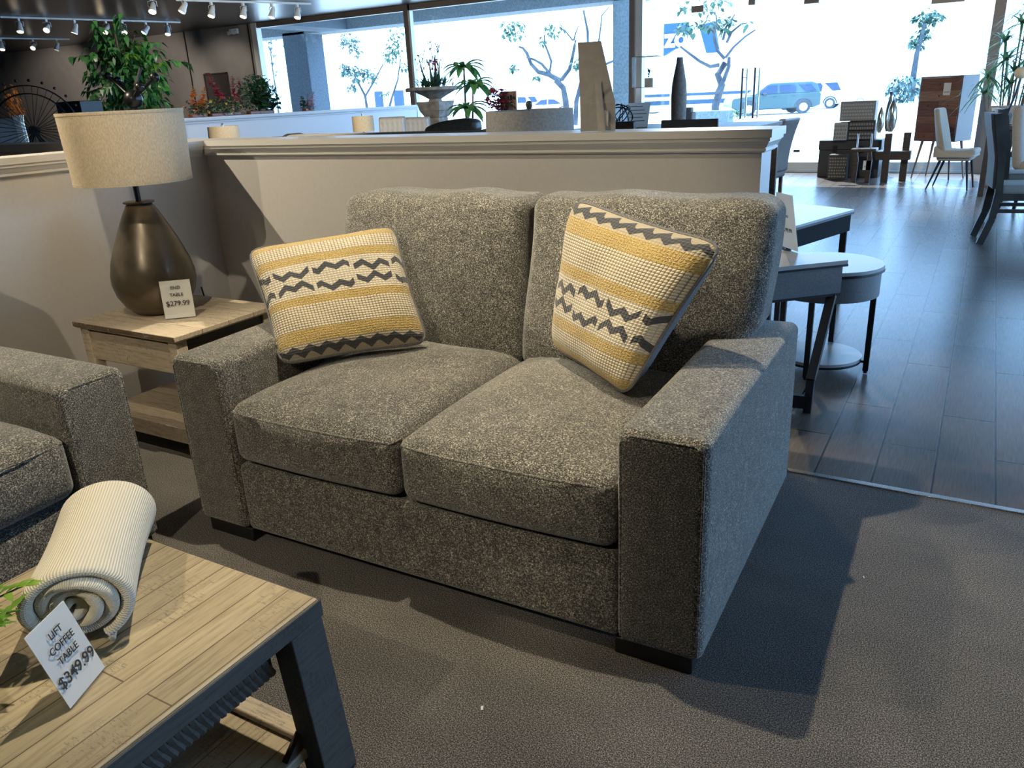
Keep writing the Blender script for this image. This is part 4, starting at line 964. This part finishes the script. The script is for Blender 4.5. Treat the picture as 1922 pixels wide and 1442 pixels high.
MB().box(-.28, .26, -.2, .2, .66, .672).build('glass_top', M['acrylic'], t)
for (x, y, z) in ((.20,-.12,.66), (.42,.08,.66)): MB().box(x-.045, x+.045, y-.045, y+.045, 0, z).box(x-.022,x+.022,y-.022,y+.022,z,z+.0).build('leg', M['dark_wood'], t, bevel=.004)
for x in (-.20, -.02):
    mb = MB(); mb.prism([(-.03,0),(.03,0),(.04,.30),(.02,.42),(-.05,.42),(-.03,.30)], -.03, .03, lambda a, b, c_: (a, c_, b)); mb.xf(Matrix.Translation((x,-.14,0))).build('leg', M['dark_wood'], t)
MB().box(-.27, .06, -.18, .12, .42, .46).build('lower_shelf', M['dark_wood'], t, bevel=.004)
MB().box(.05, .50, -.10, .10, .30, .42).build('stretcher', M['dark_wood'], t, bevel=.004)
for x in (-.2, -.02): MB().lathe([(.012,.46),(.012,.66)], (x,-.1,0), 12).build('post', M['chrome'], t)
t = thing('price_tag', 'white hanging price tag tied to the dark console', 'tag', (-1.42, 12.55, .17))
MB().box(-.05, .05, 0, .002, 0, .13).build('card', M['paper'], t); text('lettering', '$299.99', .022, M['ink'], (0,-.001,.045), (R(90),0,0), t); MB().tube([(0,0,.13),(0,-.0,.24)], .0015, 4).build('string', M['white'], t)
for (px, w, h, m, lab) in ((1652,.055,.34,'silver','silver teardrop vase, leftmost on the glass console'), (1663,.05,.53,'dark_leather','dark tall vase with flared neck, middle of the glass console'), (1671,.07,.50,'silver','silver bottle vase with thin neck, rightmost on the glass console')):
    c = at(px, 245, 12.72)
    if 'flared' in lab: pr = [(.02,0),(w*.7,.05),(w,.22),(w*.8,.34),(.015,.46),(.012,.48),(.026,h)]
    elif 'thin' in lab: pr = [(.025,0),(w*.8,.06),(w,.18),(w*.85,.30),(w*.4,.39),(.012,.43),(.008,h-.01),(.012,h)]
    else: pr = [(.02,0),(w*.85,.07),(w,.15),(w*.7,.25),(.018,h-.03),(.01,h)]
    tag(MB().lathe(pr, (c.x, 12.60 if 'leftmost' in lab else 12.86 if 'flared' in lab else 12.73, .674), 28).build('vase', M[m], ang=60), lab, 'vase')
# reclaimed wood chest on tapered legs
t = thing('drawer_chest', 'tall reclaimed-wood drawer chest on tapered legs in front of the window', 'dresser', (-.54, 13.15, 0), R(-28))
W2, D2, zb, zt_ = .30, .20, .52, 1.38
MB().box(-W2, W2, -D2, D2, zb, zt_).build('body', M['laminate_side'], t, bevel=.006)
woods = [(.13,.055,.035),(.20,.11,.07),(.10,.045,.03),(.16,.08,.05),(.12,.05,.035),(.15,.065,.04),(.11,.045,.03),(.14,.06,.04)]
rows = [(.02,.12,2),(.125,.23,1),(.235,.34,1),(.345,.42,1),(.425,.53,2),(.535,.67,1),(.675,.84,1)]; kk = 0
for a, b, n in rows[::-1]:
    for q in range(n):
        x0 = -W2+.012+(2*W2-.024)*q/n; x1 = -W2+.012+(2*W2-.024)*(q+1)/n-.004
        w_ = woods[kk % 8]; m_ = noisy('reclaimed_wood', w_, tuple(v*1.5 for v in w_), 6, .55, .15, .002, stretch=(1,8,8)); kk += 1
        d = MB().box(x0, x1, -D2-.008, -D2, zb+a, zb+b).build('drawer', m_, t, bevel=.002)
        MB().ball(((x0+x1)/2, -D2-.012, zb+(a+b)/2), .009, 10).build('knob', BM, d)
for sx in (-1, 1):
    for sy in (-1, 1): MB().tube([(sx*(W2-.10), sy*(D2-.06), zb), (sx*(W2-.02), sy*(D2-.02), 0)], [.020,.009], 10).build('leg', M['brown_wood'], t)
MB().tube([(-W2+.1,-D2+.06,zb-.02),(W2-.1,D2-.06,zb-.15),(W2-.1,-D2+.06,zb-.02),(-W2+.1,D2-.06,zb-.15)], .003, 5).build('wire_brace', BM, t)
tg = MB().box(.05, .15, -D2-.012, -D2-.010, 1.13, 1.29).build('price_tag', M['paper'], t)
text('lettering', '$599.99', .024, M['ink'], (.10,-D2-.0125,1.17), (R(90),0,0), t)
# cream shell chair
t = thing('shell_chair', 'cream upholstered chair with curved back and dark splayed legs before the chest', 'chair', (-.30, 11.95, 0), R(-90))
t.rotation_euler = (0,0,R(82))
softbox(.22, .22, .04, .035, 8, 3, lambda x,y,z: (x, y, z+.02*(y/.22)**2)).xf(Matrix.Translation((0,-.02,.45))).build('seat', M['tan_cloth'], t)
def fn(x, y, z):
    f = (z+.28)/.56; wf = .55+.45*math.cos(max(0,f-.35)*1.4)
    return (x*(1.0 if f < .4 else wf*1.05), y+.10*f-(abs(x)/.22)**2*.10*(1-f*.5), z)
softbox(.22, .028, .28, .026, 10, 3, fn).xf(Matrix.Translation((0,.20,.72))).build('backrest', M['tan_cloth'], t)
def fn2(x, y, z): return (x*(1-.15*(z < 0)), y*(1-.15*(z < 0)), z+(.10*max(0, y/.23)**2 if z > 0 else 0))
softbox(.235, .235, .05, .04, 8, 3, fn2).xf(Matrix.Translation((0,-.0,.41))).build('seat_shell', M['tan_cloth'], t)
for sx in (-1, 1):
    for sy in (-1, 1): MB().tube([(sx*.15, sy*.15, .38), (sx*.21, sy*.21+(.06 if sy > 0 else 0), 0)], [.018,.009], 10).build('leg', BM, t)
# dining chairs at the right edge
M['brown_frame'] = noisy('brown_frame', (.055,.042,.034), (.09,.07,.055), 8, .5, .1, .002)
def dining(loc, rz, label):
    t = thing('dining_chair', label, 'chair', loc, rz, 'dark framed dining chairs'); m = M['brown_frame']
    softbox(.22, .23, .04, .035, 6, 3).xf(Matrix.Translation((0,-.02,.46))).build('seat', M['tan_cloth'], t)
    MB().box(-.21, .21, -.22, .20, .37, .43).build('seat_frame', m, t, bevel=.004)
    for sx in (-1, 1):
        pts = [(sx*.205,.30,0),(sx*.205,.235,.22),(sx*.205,.215,.45),(sx*.205,.235,.72),(sx*.205,.31,1.08)]
        mb = MB()
        for a, b in zip(pts, pts[1:]): mb.bar(a, b, .034, .055)
        mb.build('leg', m, t); MB().bar((sx*.205,-.20,0),(sx*.205,-.20,.40),.035).build('leg', m, t)
        MB().box(sx*.205-.012, sx*.205+.012, -.20, .24, .27, .30).build('stretcher', m, t)
    mb = MB(); vs = []
    zz = [.47,.6,.72,.85,.97,1.08]; yy = [.205,.213,.222,.25,.28,.30]
    for s_, o_ in ((0,0),(1,.065)):
        for z, y in zip(zz, yy): vs += [(-.185, y+o_-.005, z), (.185, y+o_-.005, z)]
    n = len(zz)*2; fs = []
    for i in range(len(zz)-1): fs += [(2*i,2*i+1,2*i+3,2*i+2), (n+2*i+2,n+2*i+3,n+2*i+1,n+2*i), (2*i,2*i+2,n+2*i+2,n+2*i), (2*i+1,n+2*i+1,n+2*i+3,2*i+3)]
    fs += [(0,n,n+1,1), (n-2,n-1,2*n-1,2*n-2)]
    mb.add(vs, fs).build('back_panel', M['white_cloth'], t)
    return t
dc = dining((.34, 8.22, 0), R(98), 'dark-framed dining chair with pale back panel nearest at the right edge')
dup(dc, (.39, 9.15, 0), R(98), 'dark-framed dining chair with pale back panel, behind the nearer one at the right edge')
t = thing('upholstered_chair', 'grey rounded-back upholstered chair behind the dining chairs at the right edge', 'chair', (.62, 10.3, 0), R(70))
softbox(.25, .25, .06, .04, 6, 3).xf(Matrix.Translation((0,-.02,.44))).build('seat', M['grey_cloth'], t)
softbox(.26, .05, .32, .045, 8, 3, lambda x,y,z: (x*(1-.35*((z+.32)/.64)**2), y+.12*(z+.32)/.64, z)).xf(Matrix.Translation((0,.22,.73))).build('backrest', M['grey_cloth'], t)
for sx in (-1, 1):
    for sy in (-1, 1): MB().bar((sx*.2, sy*.2, 0), (sx*.17, sy*.17, .38), .03).build('leg', BM, t)
leg_table('dining_table', 'pale-topped dining table barely entering at the right edge', .70, 1.9, 8.1, 9.6, .76, top='laminate', leg='white')
leg_table('desk', 'dark desk under the palm at the right edge', -.02, 1.2, 11.2, 11.75, .80)
t = thing('open_box', 'tan cardboard box standing on the desk under the palm', 'box', (.18, 11.5, .80))
MB().box(-.20, .30, .10, .104, 0, .22).add([(-.20,.1,0),(-.04,-.08,0),(.0,-.08,.20),(-.14,.1,.22),(-.196,.1,0),(-.036,-.08,0),(.004,-.08,.20),(-.136,.1,.22)], [(0,1,2,3),(7,6,5,4),(0,4,5,1),(1,5,6,2),(2,6,7,3),(3,7,4,0)]).build('panel', M['cardboard'], t, smooth=False)
c = at(1912, 137, 11.2)
t = thing('globe_lamp', 'dark lamp with a cream mushroom globe on the desk at the right edge', 'lamp', (c.x+.03, 11.3, 0))
MB().ball((0,0,c.z), .075, 24, .85).build('globe', M['linen'], t); MB().tube([(0,0,c.z-.06),(-.02,0,c.z-.2),(-.07,0,c.z-.42),(-.07,0,.82)], .014, 8).build('stem', BM, t); MB().lathe([(.07,.802),(.07,.815),(.02,.825)], (-.07,0,0), 20).build('base', BM, t)
# palm
c = at(1884, 150, 12.35)
t = thing('palm_plant', 'tall palm with strap leaves at the right edge by the window frame', 'plant', (c.x+.10, 12.35, 0)); mb = MB(); g = random.Random(5)
MB().lathe([(.16,0),(.2,.35),(.18,.37),(.16,.33)], n=28).build('pot', M['stone'], t); st = MB()
for k, (dx, z) in enumerate(((0,1.95),(.25,1.9),(-.10,1.55),(.15,1.45),(.35,1.5),(-.02,1.25),(-.28,1.35),(.30,1.2),(.1,1.7),(-.15,1.75),(.05,2.1),(.2,1.65),(.0,1.4),(.45,1.9),(-.3,1.15))):
    st.tube([(dx*.3,0,.3),(dx,0,z)], [.014,.008], 6)
    for i in range(30):
        a = g.uniform(0, 6.28); L = g.uniform(.28,.52); up = g.uniform(-.2,1.2); d = Vector((math.cos(a), math.sin(a)*.8, up)).normalized(); side = Vector((-d.y,d.x,0)).normalized(); vv = []
        for q in range(5):
            f = q/4; ctr = Vector((dx,0,z))+d*L*f-Vector((0,0,.55*L*f*f)); w = .020*(1-f*.85); vv += [ctr-side*w, ctr+side*w]
        mb.add(vv, [(2*q,2*q+1,2*q+3,2*q+2) for q in range(4)])
mb.build('foliage', M['palm'], t); st.build('stem', M['bark'], t)

# ================================================================== DARK BACK WALL, TRACK LIGHTS
a = at(383, 139, 13.93); b = at(437, 200, 13.93)
t = thing('picture_frame', 'dark framed panel hanging on the grey back wall behind the flowers', 'picture', ((a.x+b.x)/2, 13.93, 0))
w = abs(b.x-a.x)/2
MB().box(-w+.03, w-.03, -.01, 0, b.z-.15, a.z-.03).build('canvas', M['case_dark'], t, smooth=False); MB().box(-w, -w+.03, -.03, 0, b.z-.18, a.z).box(w-.03, w, -.03, 0, b.z-.18, a.z).box(-w, w, -.03, 0, a.z-.03, a.z).box(-w, w, -.03, 0, b.z-.18, b.z-.15).build('frame', M['dark_wood'], t, smooth=False)
c = at(437, 54, 13.9); t = thing('emergency_light', 'small twin-head emergency light high on the back wall', 'lamp', (c.x, 13.9, c.z-.06))
MB().box(-.13, .13, -.02, .05, -.05, .06).build('housing', M['white_track'], t, bevel=.01)
for s_ in (-1, 1): MB().tube([(s_*.08,-.02,-.02),(s_*.09,-.08,-.03)], [.03,.045], 14).build('lamp_head', M['white_track'], t)
def track(p1, p2, label):
    p1 = Vector((p1.x, p1.y, 3.14)); p2 = Vector((p2.x, p2.y, 3.14)); o = tag(MB().bar(p1, p2, .035, .03).build('light_track', M['white_track']), label, 'track'); return p1, p2
def head(p, aim, label, lit=False, grp='track light heads'):
    t = thing('track_light', label, 'lamp', p, 0, grp); A = Vector(aim).normalized()
    MB().box(-.02, .02, -.02, .02, -.05, -.005).build('adapter', M['white_track'], t)
    q = Vector((0,0,-.14)); side = A.cross(Vector((0,0,1))).normalized()
    MB().tube([Vector((0,0,-.05)), Vector((0,0,-.06))+side*.07, q+side*.07], .006, 6).tube([Vector((0,0,-.05)), Vector((0,0,-.06))-side*.07, q-side*.07], .006, 6).build('yoke', M['white_track'], t)
    b = MB().tube([q-A*.08, q-A*.05, q-A*.0, q+A*.06, q+A*.10], [.022,.038,.042,.058,.062], 18).build('reflector', M['white_track'], t)
    MB().tube([q+A*.098, q+A*.104], [.054,.050], 18).build('bulb', M['bulb'] if lit else M['bulb2'], b)
    return t
def on_ceiling(px, py, z=3.15): return gz(px, py, z)
T = [((0,31),(338,41),[(33,1),(85,0),(138,1),(197,1),(228,0),(272,0),(312,0)]), ((-60,70),(130,73),[(0,1),(60,0),(105,0)])]
names = ['upper left ceiling track','lower left ceiling track']
k = 0
for ti, ((x0,y0),(x1,y1),hs) in enumerate(T):
    p1, p2 = track(on_ceiling(x0,y0), on_ceiling(x1,y1), 'white '+names[ti]+' under the dark ceiling')
    n_ = len(hs)
    for j, (hx_, lit) in enumerate(hs):
        f = (hx_-x0)/(x1-x0); yy_ = y0+(y1-y0)*f; p = on_ceiling(hx_, yy_); p.z = 3.13
        head(p, (.5*math.sin(j*2.1)+.2, -.55+.3*math.cos(j*3), -.8), '%s white track head on the %s, %s from its left end' % ('glowing' if lit else 'unlit', names[ti], ['first','second','third','fourth','fifth','sixth','seventh'][j]), lit)
p1, p2 = track(on_ceiling(330,-1), on_ceiling(583,6), 'white ceiling track nearest the window wall')
for j, (hx_, lit) in enumerate(((395,1),(455,1),(509,0),(557,1))):
    f = (hx_-330)/253; p = on_ceiling(hx_, -1+7*f); p.z = 3.13
    head(p, (.15*math.sin(j*3), -.4, -.9), '%s white track head before the window wall, %s from left' % ('glowing' if lit else 'unlit', ['first','second','third','fourth'][j]), lit)
for j, hx_ in enumerate((283, 342)):
    p = on_ceiling(hx_, -8); p.z = 3.13
    head(p, (.3-.5*j, -.5, -.8), ['glowing white track head cropped by the top edge above the ficus', 'unlit white track head cropped by the top edge, right of the glowing one'][j], j == 0)
# unseen heads added for every spot, the fill spots included
for i, (a, b, e, s) in enumerate(SPOTS):
    head(Vector((a[0], a[1], 3.16))-(Vector(b)-Vector(a)).normalized()*.16+Vector((0,0,-.02)), Vector(b)-Vector(a), 'track head added for a key or fill spot, out of the picture', True, 'track heads over the seating group')

# ================================================================== OUTDOORS
def vehicle(name, label, loc, rz, paint, L, H, suv=True):
    t = thing(name, label, 'car', loc, rz); h = L/2; Wd = .88
    if suv:
        body = [(-h,.45),(-h+.02,.80),(-h+.10,.92),(-h+1.0,1.02),(-h+1.25,1.05),(h-.05,1.08),(h,.95),(h,.42),(h-.35,.30),(-h+.3,.28)]
        roof = [(-h+1.10,1.04),(-h+1.75,H-.06),(-h+2.0,H),(h-.45,H),(h-.18,H-.10),(h-.03,1.06)]
        wins = [[(-h+1.32,1.10),(-h+1.80,H-.13),(-h+2.25,H-.11),(-h+2.25,1.10)], [(-h+2.38,1.10),(-h+2.38,H-.11),(-h+3.05,H-.11),(-h+3.20,H-.28),(-h+3.15,1.10)], [(-h+3.30,H-.12),(h-.50,H-.12),(h-.22,1.14),(h-.75,1.12)]]
    else:
        body = [(-h,.40),(-h+.02,.68),(-h+.2,.80),(-h+1.1,.92),(h-.8,.98),(h-.05,.95),(h,.45),(h-.3,.26),(-h+.3,.25)]
        roof = [(-h+1.0,.90),(-h+1.75,H-.05),(-h+2.2,H),(h-1.5,H-.02),(h-.6,.98)]
        wins = [[(-h+1.3,.97),(-h+1.85,H-.12),(-h+2.35,H-.09),(-h+2.35,.97)], [(-h+2.45,.97),(-h+2.45,H-.09),(h-1.55,H-.12),(h-.95,1.0)]]
    ex = lambda a, b, c_: (a, c_, b)
    MB().prism(body, -Wd, Wd, ex).build('body', paint, t, bevel=.05, seg=3)
    MB().prism(roof, -Wd+.04, Wd-.04, lambda a, b, c_: (a, c_*(1-.16*max(0,(b-1)/(H-1))), b)).build('cabin', paint, t, bevel=.04, seg=3)
    for w in wins:
        for s_ in (-1, 1): MB().prism(w, .0, .02, lambda a, b, c_, s_=s_: (a, s_*(c_+(Wd-.04)*(1-.16*max(0,(b-1)/(H-1)))-.003), b)).build('window', M['car_glass'], t, smooth=False)
    for x in (-h+.85, h-.85):
        for s_ in (-1, 1):
            o = MB().tube([(x, s_*(Wd-.18), .34), (x, s_*(Wd+.02), .34)], .34, 28).build('wheel', M['tyre'], t); MB().tube([(x, s_*(Wd+.015), .34), (x, s_*(Wd+.035), .34)], [.22,.20], 20).build('hubcap', M['rim'], o)
            if s_ < 0: MB().tube([(x+math.cos(math.pi*i/10)*.42, s_*(Wd-.01), .34+math.sin(math.pi*i/10)*.42) for i in range(11)], .045, 6).build('wheel_arch', M['tyre'], t)
    for x in (-h+2.1, -h+3.05): MB().box(x-.07, x+.07, -Wd-.03, -Wd, .92, .95).build('door_handle', M['tyre'], t)
    if suv: MB().box(-h+1.5, -h+1.68, -Wd-.16, -Wd, 1.0, 1.14).build('mirror', M['tyre'], t, bevel=.03)
    return t
g0 = gz(1416, 216, -.45); g1 = gz(1500, 212, -.45); d = (g1-g0); rz = math.atan2(d.y, d.x); mid = (g0+g1)/2; sc_ = d.length/2.75
vehicle('parked_car', 'pale teal sport utility car parked outside the window', (mid.x-.35, mid.y-.2, -.45), rz, M['car_teal'], 4.4, 1.62).scale = (1.2, 1.2, 1.1)
p = gz(1562, 203, -.45); vehicle('parked_car', 'white car with spoked wheels parked behind the teal car', (p.x-1.5, p.y, -.45), 0.0, M['car_white'], 4.6, 1.75)
p = gz(1040, 208, -.45); vehicle('parked_car', 'white car behind the bare twisted tree outside', (at(1030,200,60).x, 60, -.45), R(10), M['car_white'], 4.5, 1.45, False)
vehicle('parked_car', 'white car farther left outside, beyond the red flowers', (at(975,200,66).x, 66, -.45), R(10), M['car_white'], 4.5, 1.7)
def ext_tree(label, pts_list, Y, leaves, cat='tree', seed=1, lm='ext_leaf', lr=.5, ll=.28):
    """pts_list: list of (polyline px, width px start, width px end)"""
    g = random.Random(seed); b = at(*pts_list[0][0][0], Y); t = thing('street_tree', label, cat, (b.x, Y, b.z)); k = Y*1.18/FPX; mb = MB()
    gz_ = -.06 if Y < 24 else -.45
    if b.z > gz_: mb.tube([(0,0,gz_-b.z),(0,0,0)], pts_list[0][1]*k/2*1.05, 8)
    for pl, w0, w1 in pts_list:
        P_ = [at(x, y, Y)-Vector((b.x, Y, b.z)) for x, y in pl]; n = len(P_); dd = g.uniform(-.6,.6)
        P_ = [p+Vector((0, dd*i/n*(k*60), 0)) for i, p in enumerate(P_)]
        mb.tube(P_, [max(.01, (w0+(w1-w0)*i/(n-1))*k/2) for i in range(n)], 8)
    mb.build('trunk', M['ext_bark'], t); f = MB()
    for (x, y, rx, ry, n) in leaves:
        c_ = at(x, y, Y)-Vector((b.x, Y, b.z)); cloud(f, c_, (rx*k, rx*k, ry*k), n, ll, ll*.55, g, .1)
    if f.v: f.build('foliage', M[lm], t)
    return t
ext_tree('bare forked tree with twisted trunk outside near the storefront sign', [
  ([(1344,235),(1340,200),(1350,160),(1340,140),(1352,118)],13,9), ([(1345,175),(1356,150),(1362,125),(1360,108)],7,5), ([(1350,122),(1335,125),(1318,115),(1300,100),(1287,88)],6,3),
  ([(1360,110),(1348,95),(1344,70),(1352,45),(1353,30)],5,2), ([(1362,108),(1375,88),(1395,68),(1412,55)],4,2), ([(1364,80),(1372,60),(1388,45),(1398,42)],4,1.5), ([(1357,75),(1362,50),(1372,35),(1376,26)],4,1.5), ([(1348,92),(1340,60),(1330,50)],3,1.5)], 30,
  [(1290,52,18,10,60),(1320,10,40,12,60),(1362,45,14,12,60),(1330,45,16,8,40),(1400,45,8,5,10)], seed=2)
ext_tree('twisted bare tree with spreading limbs behind the cardboard card', [
  ([(1066,235),(1064,190),(1062,165),(1050,150)],11,9), ([(1052,152),(1030,140),(1010,135),(996,120),(988,100),(980,90),(973,88)],9,3), ([(1032,138),(1018,120),(1005,112),(992,108)],5,3), ([(1032,134),(1034,115),(1026,95),(1020,82),(1018,65)],5,2),
  ([(1054,150),(1068,130),(1072,110),(1076,85),(1077,75)],7,4), ([(1077,75),(1086,62),(1096,50)],3,1.5), ([(1075,76),(1068,60),(1062,52)],2.5,1.5), ([(1080,235),(1080,190),(1088,150),(1098,140),(1130,120),(1165,105)],9,3), ([(1104,120),(1106,60),(1101,20)],5,3), ([(1122,90),(1130,50),(1134,30),(1150,14)],3,1.5)], 34,
  [(962,55,22,16,110),(1040,55,18,10,40),(1018,75,5,8,12),(965,125,10,8,30),(1085,115,8,14,40),(1005,146,8,4,15)], seed=3)
ext_tree('leafy pale green tree seen through the left window', [
  ([(690,212),(684,180),(672,160),(660,140)],6,3), ([(686,180),(700,150),(712,120)],4,2)], 38,
  [(655,75,20,14,130),(668,95,12,10,40),(648,130,10,14,90),(672,140,20,18,170),(697,140,10,16,70),(660,165,10,8,40)], seed=5, lm='ext_leaf2')
ext_tree('second leafy tree left of the tall window mullion', [([(728,212),(732,185),(740,150),(742,110)],5,2)], 40,
  [(740,85,14,22,110),(732,105,14,12,70),(748,60,18,14,40),(760,125,8,12,30),(725,175,8,6,20)], seed=6)
ext_tree('thin tree beyond the left-most window pane', [([(522,205),(520,170),(516,130),(514,90)],4,2)], 36, [(512,80,10,16,22),(515,120,8,20,18),(534,85,10,12,16)], seed=7, lm='ext_leaf2')
ext_tree('slim distant street tree beyond the parked cars', [([(1712,165),(1716,135),(1722,100),(1730,75),(1738,45)],9,3), ([(1722,95),(1714,80)],3,2)], 70, [(1742,32,18,9,130),(1722,75,8,10,60),(1735,58,8,12,50)], seed=8, ll=.5)
# hedges, low wall bands, planters, storefront
def exbox(name, label, cat, x0, y0, x1, y1, Y, m, d=1.0, **kw):
    a = at(x0, y0, Y); b = at(x1, y1, Y); z0_, z1_ = -.45, max(a.z, b.z)
    return tag(MB().box(min(a.x,b.x), max(a.x,b.x), Y, Y+d, z0_, z1_).build(name, M[m], **kw), label, cat)
gb = at(1320, 182, 62)
t = thing('street_barrier', 'low blue-banded barrier along the far street', 'barrier', (gb.x, 62, -.45))
MB().box(-6, 10, 0, .4, .55, .85).build('band', M['ext_band'], t); MB().box(-6, 10, 0, .4, 1.15, 1.35).build('band', M['ext_band'], t); MB().box(-6, 10, .1, .5, 0, 1.4).build('panel', M['ext_white'], t)
t = thing('planter_box', 'pale blue planter box with flowers outside behind the crossed-back chair', 'planter', (at(1333,215,24).x, 24.4, -.06))
zq = at(1333,209,24).z+.06
MB().box(-.6, .5, -.3, .3, 0, max(.3,zq)).build('box', M['stucco_light'], t); mb = MB(); cloud(mb, (.75,0,max(.3,zq)-.12), (.3,.25,.18), 160, .07, .03, rng); mb.build('foliage', M['leaf_dark'], t)
a = at(1246, 45, 46); b = at(1322, 100, 46)
t = thing('store_sign', 'blue storefront sign with large white letters across the street', 'sign', (a.x, 46, a.z))
wS = at(1290,70,46).x-a.x; hS = (a.z-b.z)
MB().add([(0,0,0),(wS,0,-.0),(wS,0,-hS*.62),(0,0,-hS),(0,.3,0),(wS,.3,0),(wS,.3,-hS*.62),(0,.3,-hS)], [(3,2,1,0),(4,5,6,7),(0,1,5,4),(1,2,6,5),(2,3,7,6),(3,0,4,7)]).build('panel', M['sign_blue'], t, smooth=False)
MB().add([(wS*1.45,0,-.2),(wS*2.05,0,-.1),(wS*2.3,0,-hS*1.0),(wS*1.8,0,-hS*1.0),(wS*1.45,.3,-.2),(wS*2.05,.3,-.1),(wS*2.3,.3,-hS*1.0),(wS*1.8,.3,-hS*1.0)], [(3,2,1,0),(4,5,6,7),(0,1,5,4),(1,2,6,5),(2,3,7,6),(3,0,4,7)]).build('panel', M['sign_blue'], t, smooth=False)
MB().box(.4, .8, .1, .4, -a.z-.45, -hS*.8).build('post', M['ext_white'], t, smooth=False)
text('lettering', 'zon', 1.35, M['ext_white'], (.1,-.06,-hS*.48), (R(90),0,0), t, align='LEFT', bold=.05, ext=.03)
t = thing('storefront_building', 'low white storefront building across the street behind the sign', 'building', (at(1290,60,47).x, 72, -.45))
MB().box(-6, 60, 0, 12, 0, 14).build('facade', M['ext_white'], t, smooth=False)
MB().box(10, 50, -.3, 0, 0, 2.0).build('base_band', M['ext_white'], t, smooth=False)
exbox('kiosk', 'small dark blue kiosk far outside between the left trees', 'kiosk', 702, 172, 716, 200, 50, 'ext_band', .3)
exbox('kiosk', 'dark blue kiosk with posts right of the other kiosk', 'kiosk', 738, 170, 755, 198, 50, 'ext_band', .3)
exbox('distant_shopfront', 'grey distant shopfront behind the white chairs of the lot at right', 'building', 1628, 147, 1790, 160, 90, 'stucco_light', 4)
t = thing('hedge', 'small trimmed hedge below the slim distant tree', 'hedge', (at(1698,168,66).x, 66, -.45)); mb = MB(); cloud(mb, (0,0,1.0), (1.2,.8,.9), 300, .35, .2, rng); mb.build('foliage', M['ext_leaf2'], t)
# door pulls on the glass
for i, (x, lab) in enumerate(((1394,'pair of long black pull handles on the glass door, left'), (1417,'pair of long black pull handles on the glass door, right'))):
    c = at(x, 175, 13.9); t = thing('door_pull', lab, 'handle', (c.x, 13.9, 0))
    for s_, m_, dx in ((-.07, BM, 0), (.13, M['chrome'], .025)): MB().tube([(dx, s_, .86), (dx, s_, 1.64)], .016, 10).build('bar', m_, t)
    for z in (.95, 1.5): MB().tube([(0,-.07,z),(.025,.13,z)], .008, 6).build('standoff', BM, t)
for i, (px, py, w) in enumerate(((1310,17,24),(1412,3,12),(1524,0,26),(1780,-2,50))):
    c = at(px, py, 13.9); tag(MB().box(c.x-w*.0042, c.x+w*.0042, 13.86, 13.93, c.z-.05, c.z+.05).build('window_bracket', M['mullion'], bevel=.004), 'dark bracket high on the window, %s from left' % ['first','second','third','fourth'][i], 'bracket')
c = at(1494, 284, 13.9)
tag(MB().box(c.x-.05, c.x+.05, 13.94, 13.96, c.z-.02, c.z+.02).build('window_label', M['ink']), 'small dark label low on the window glass past the half wall', 'label')
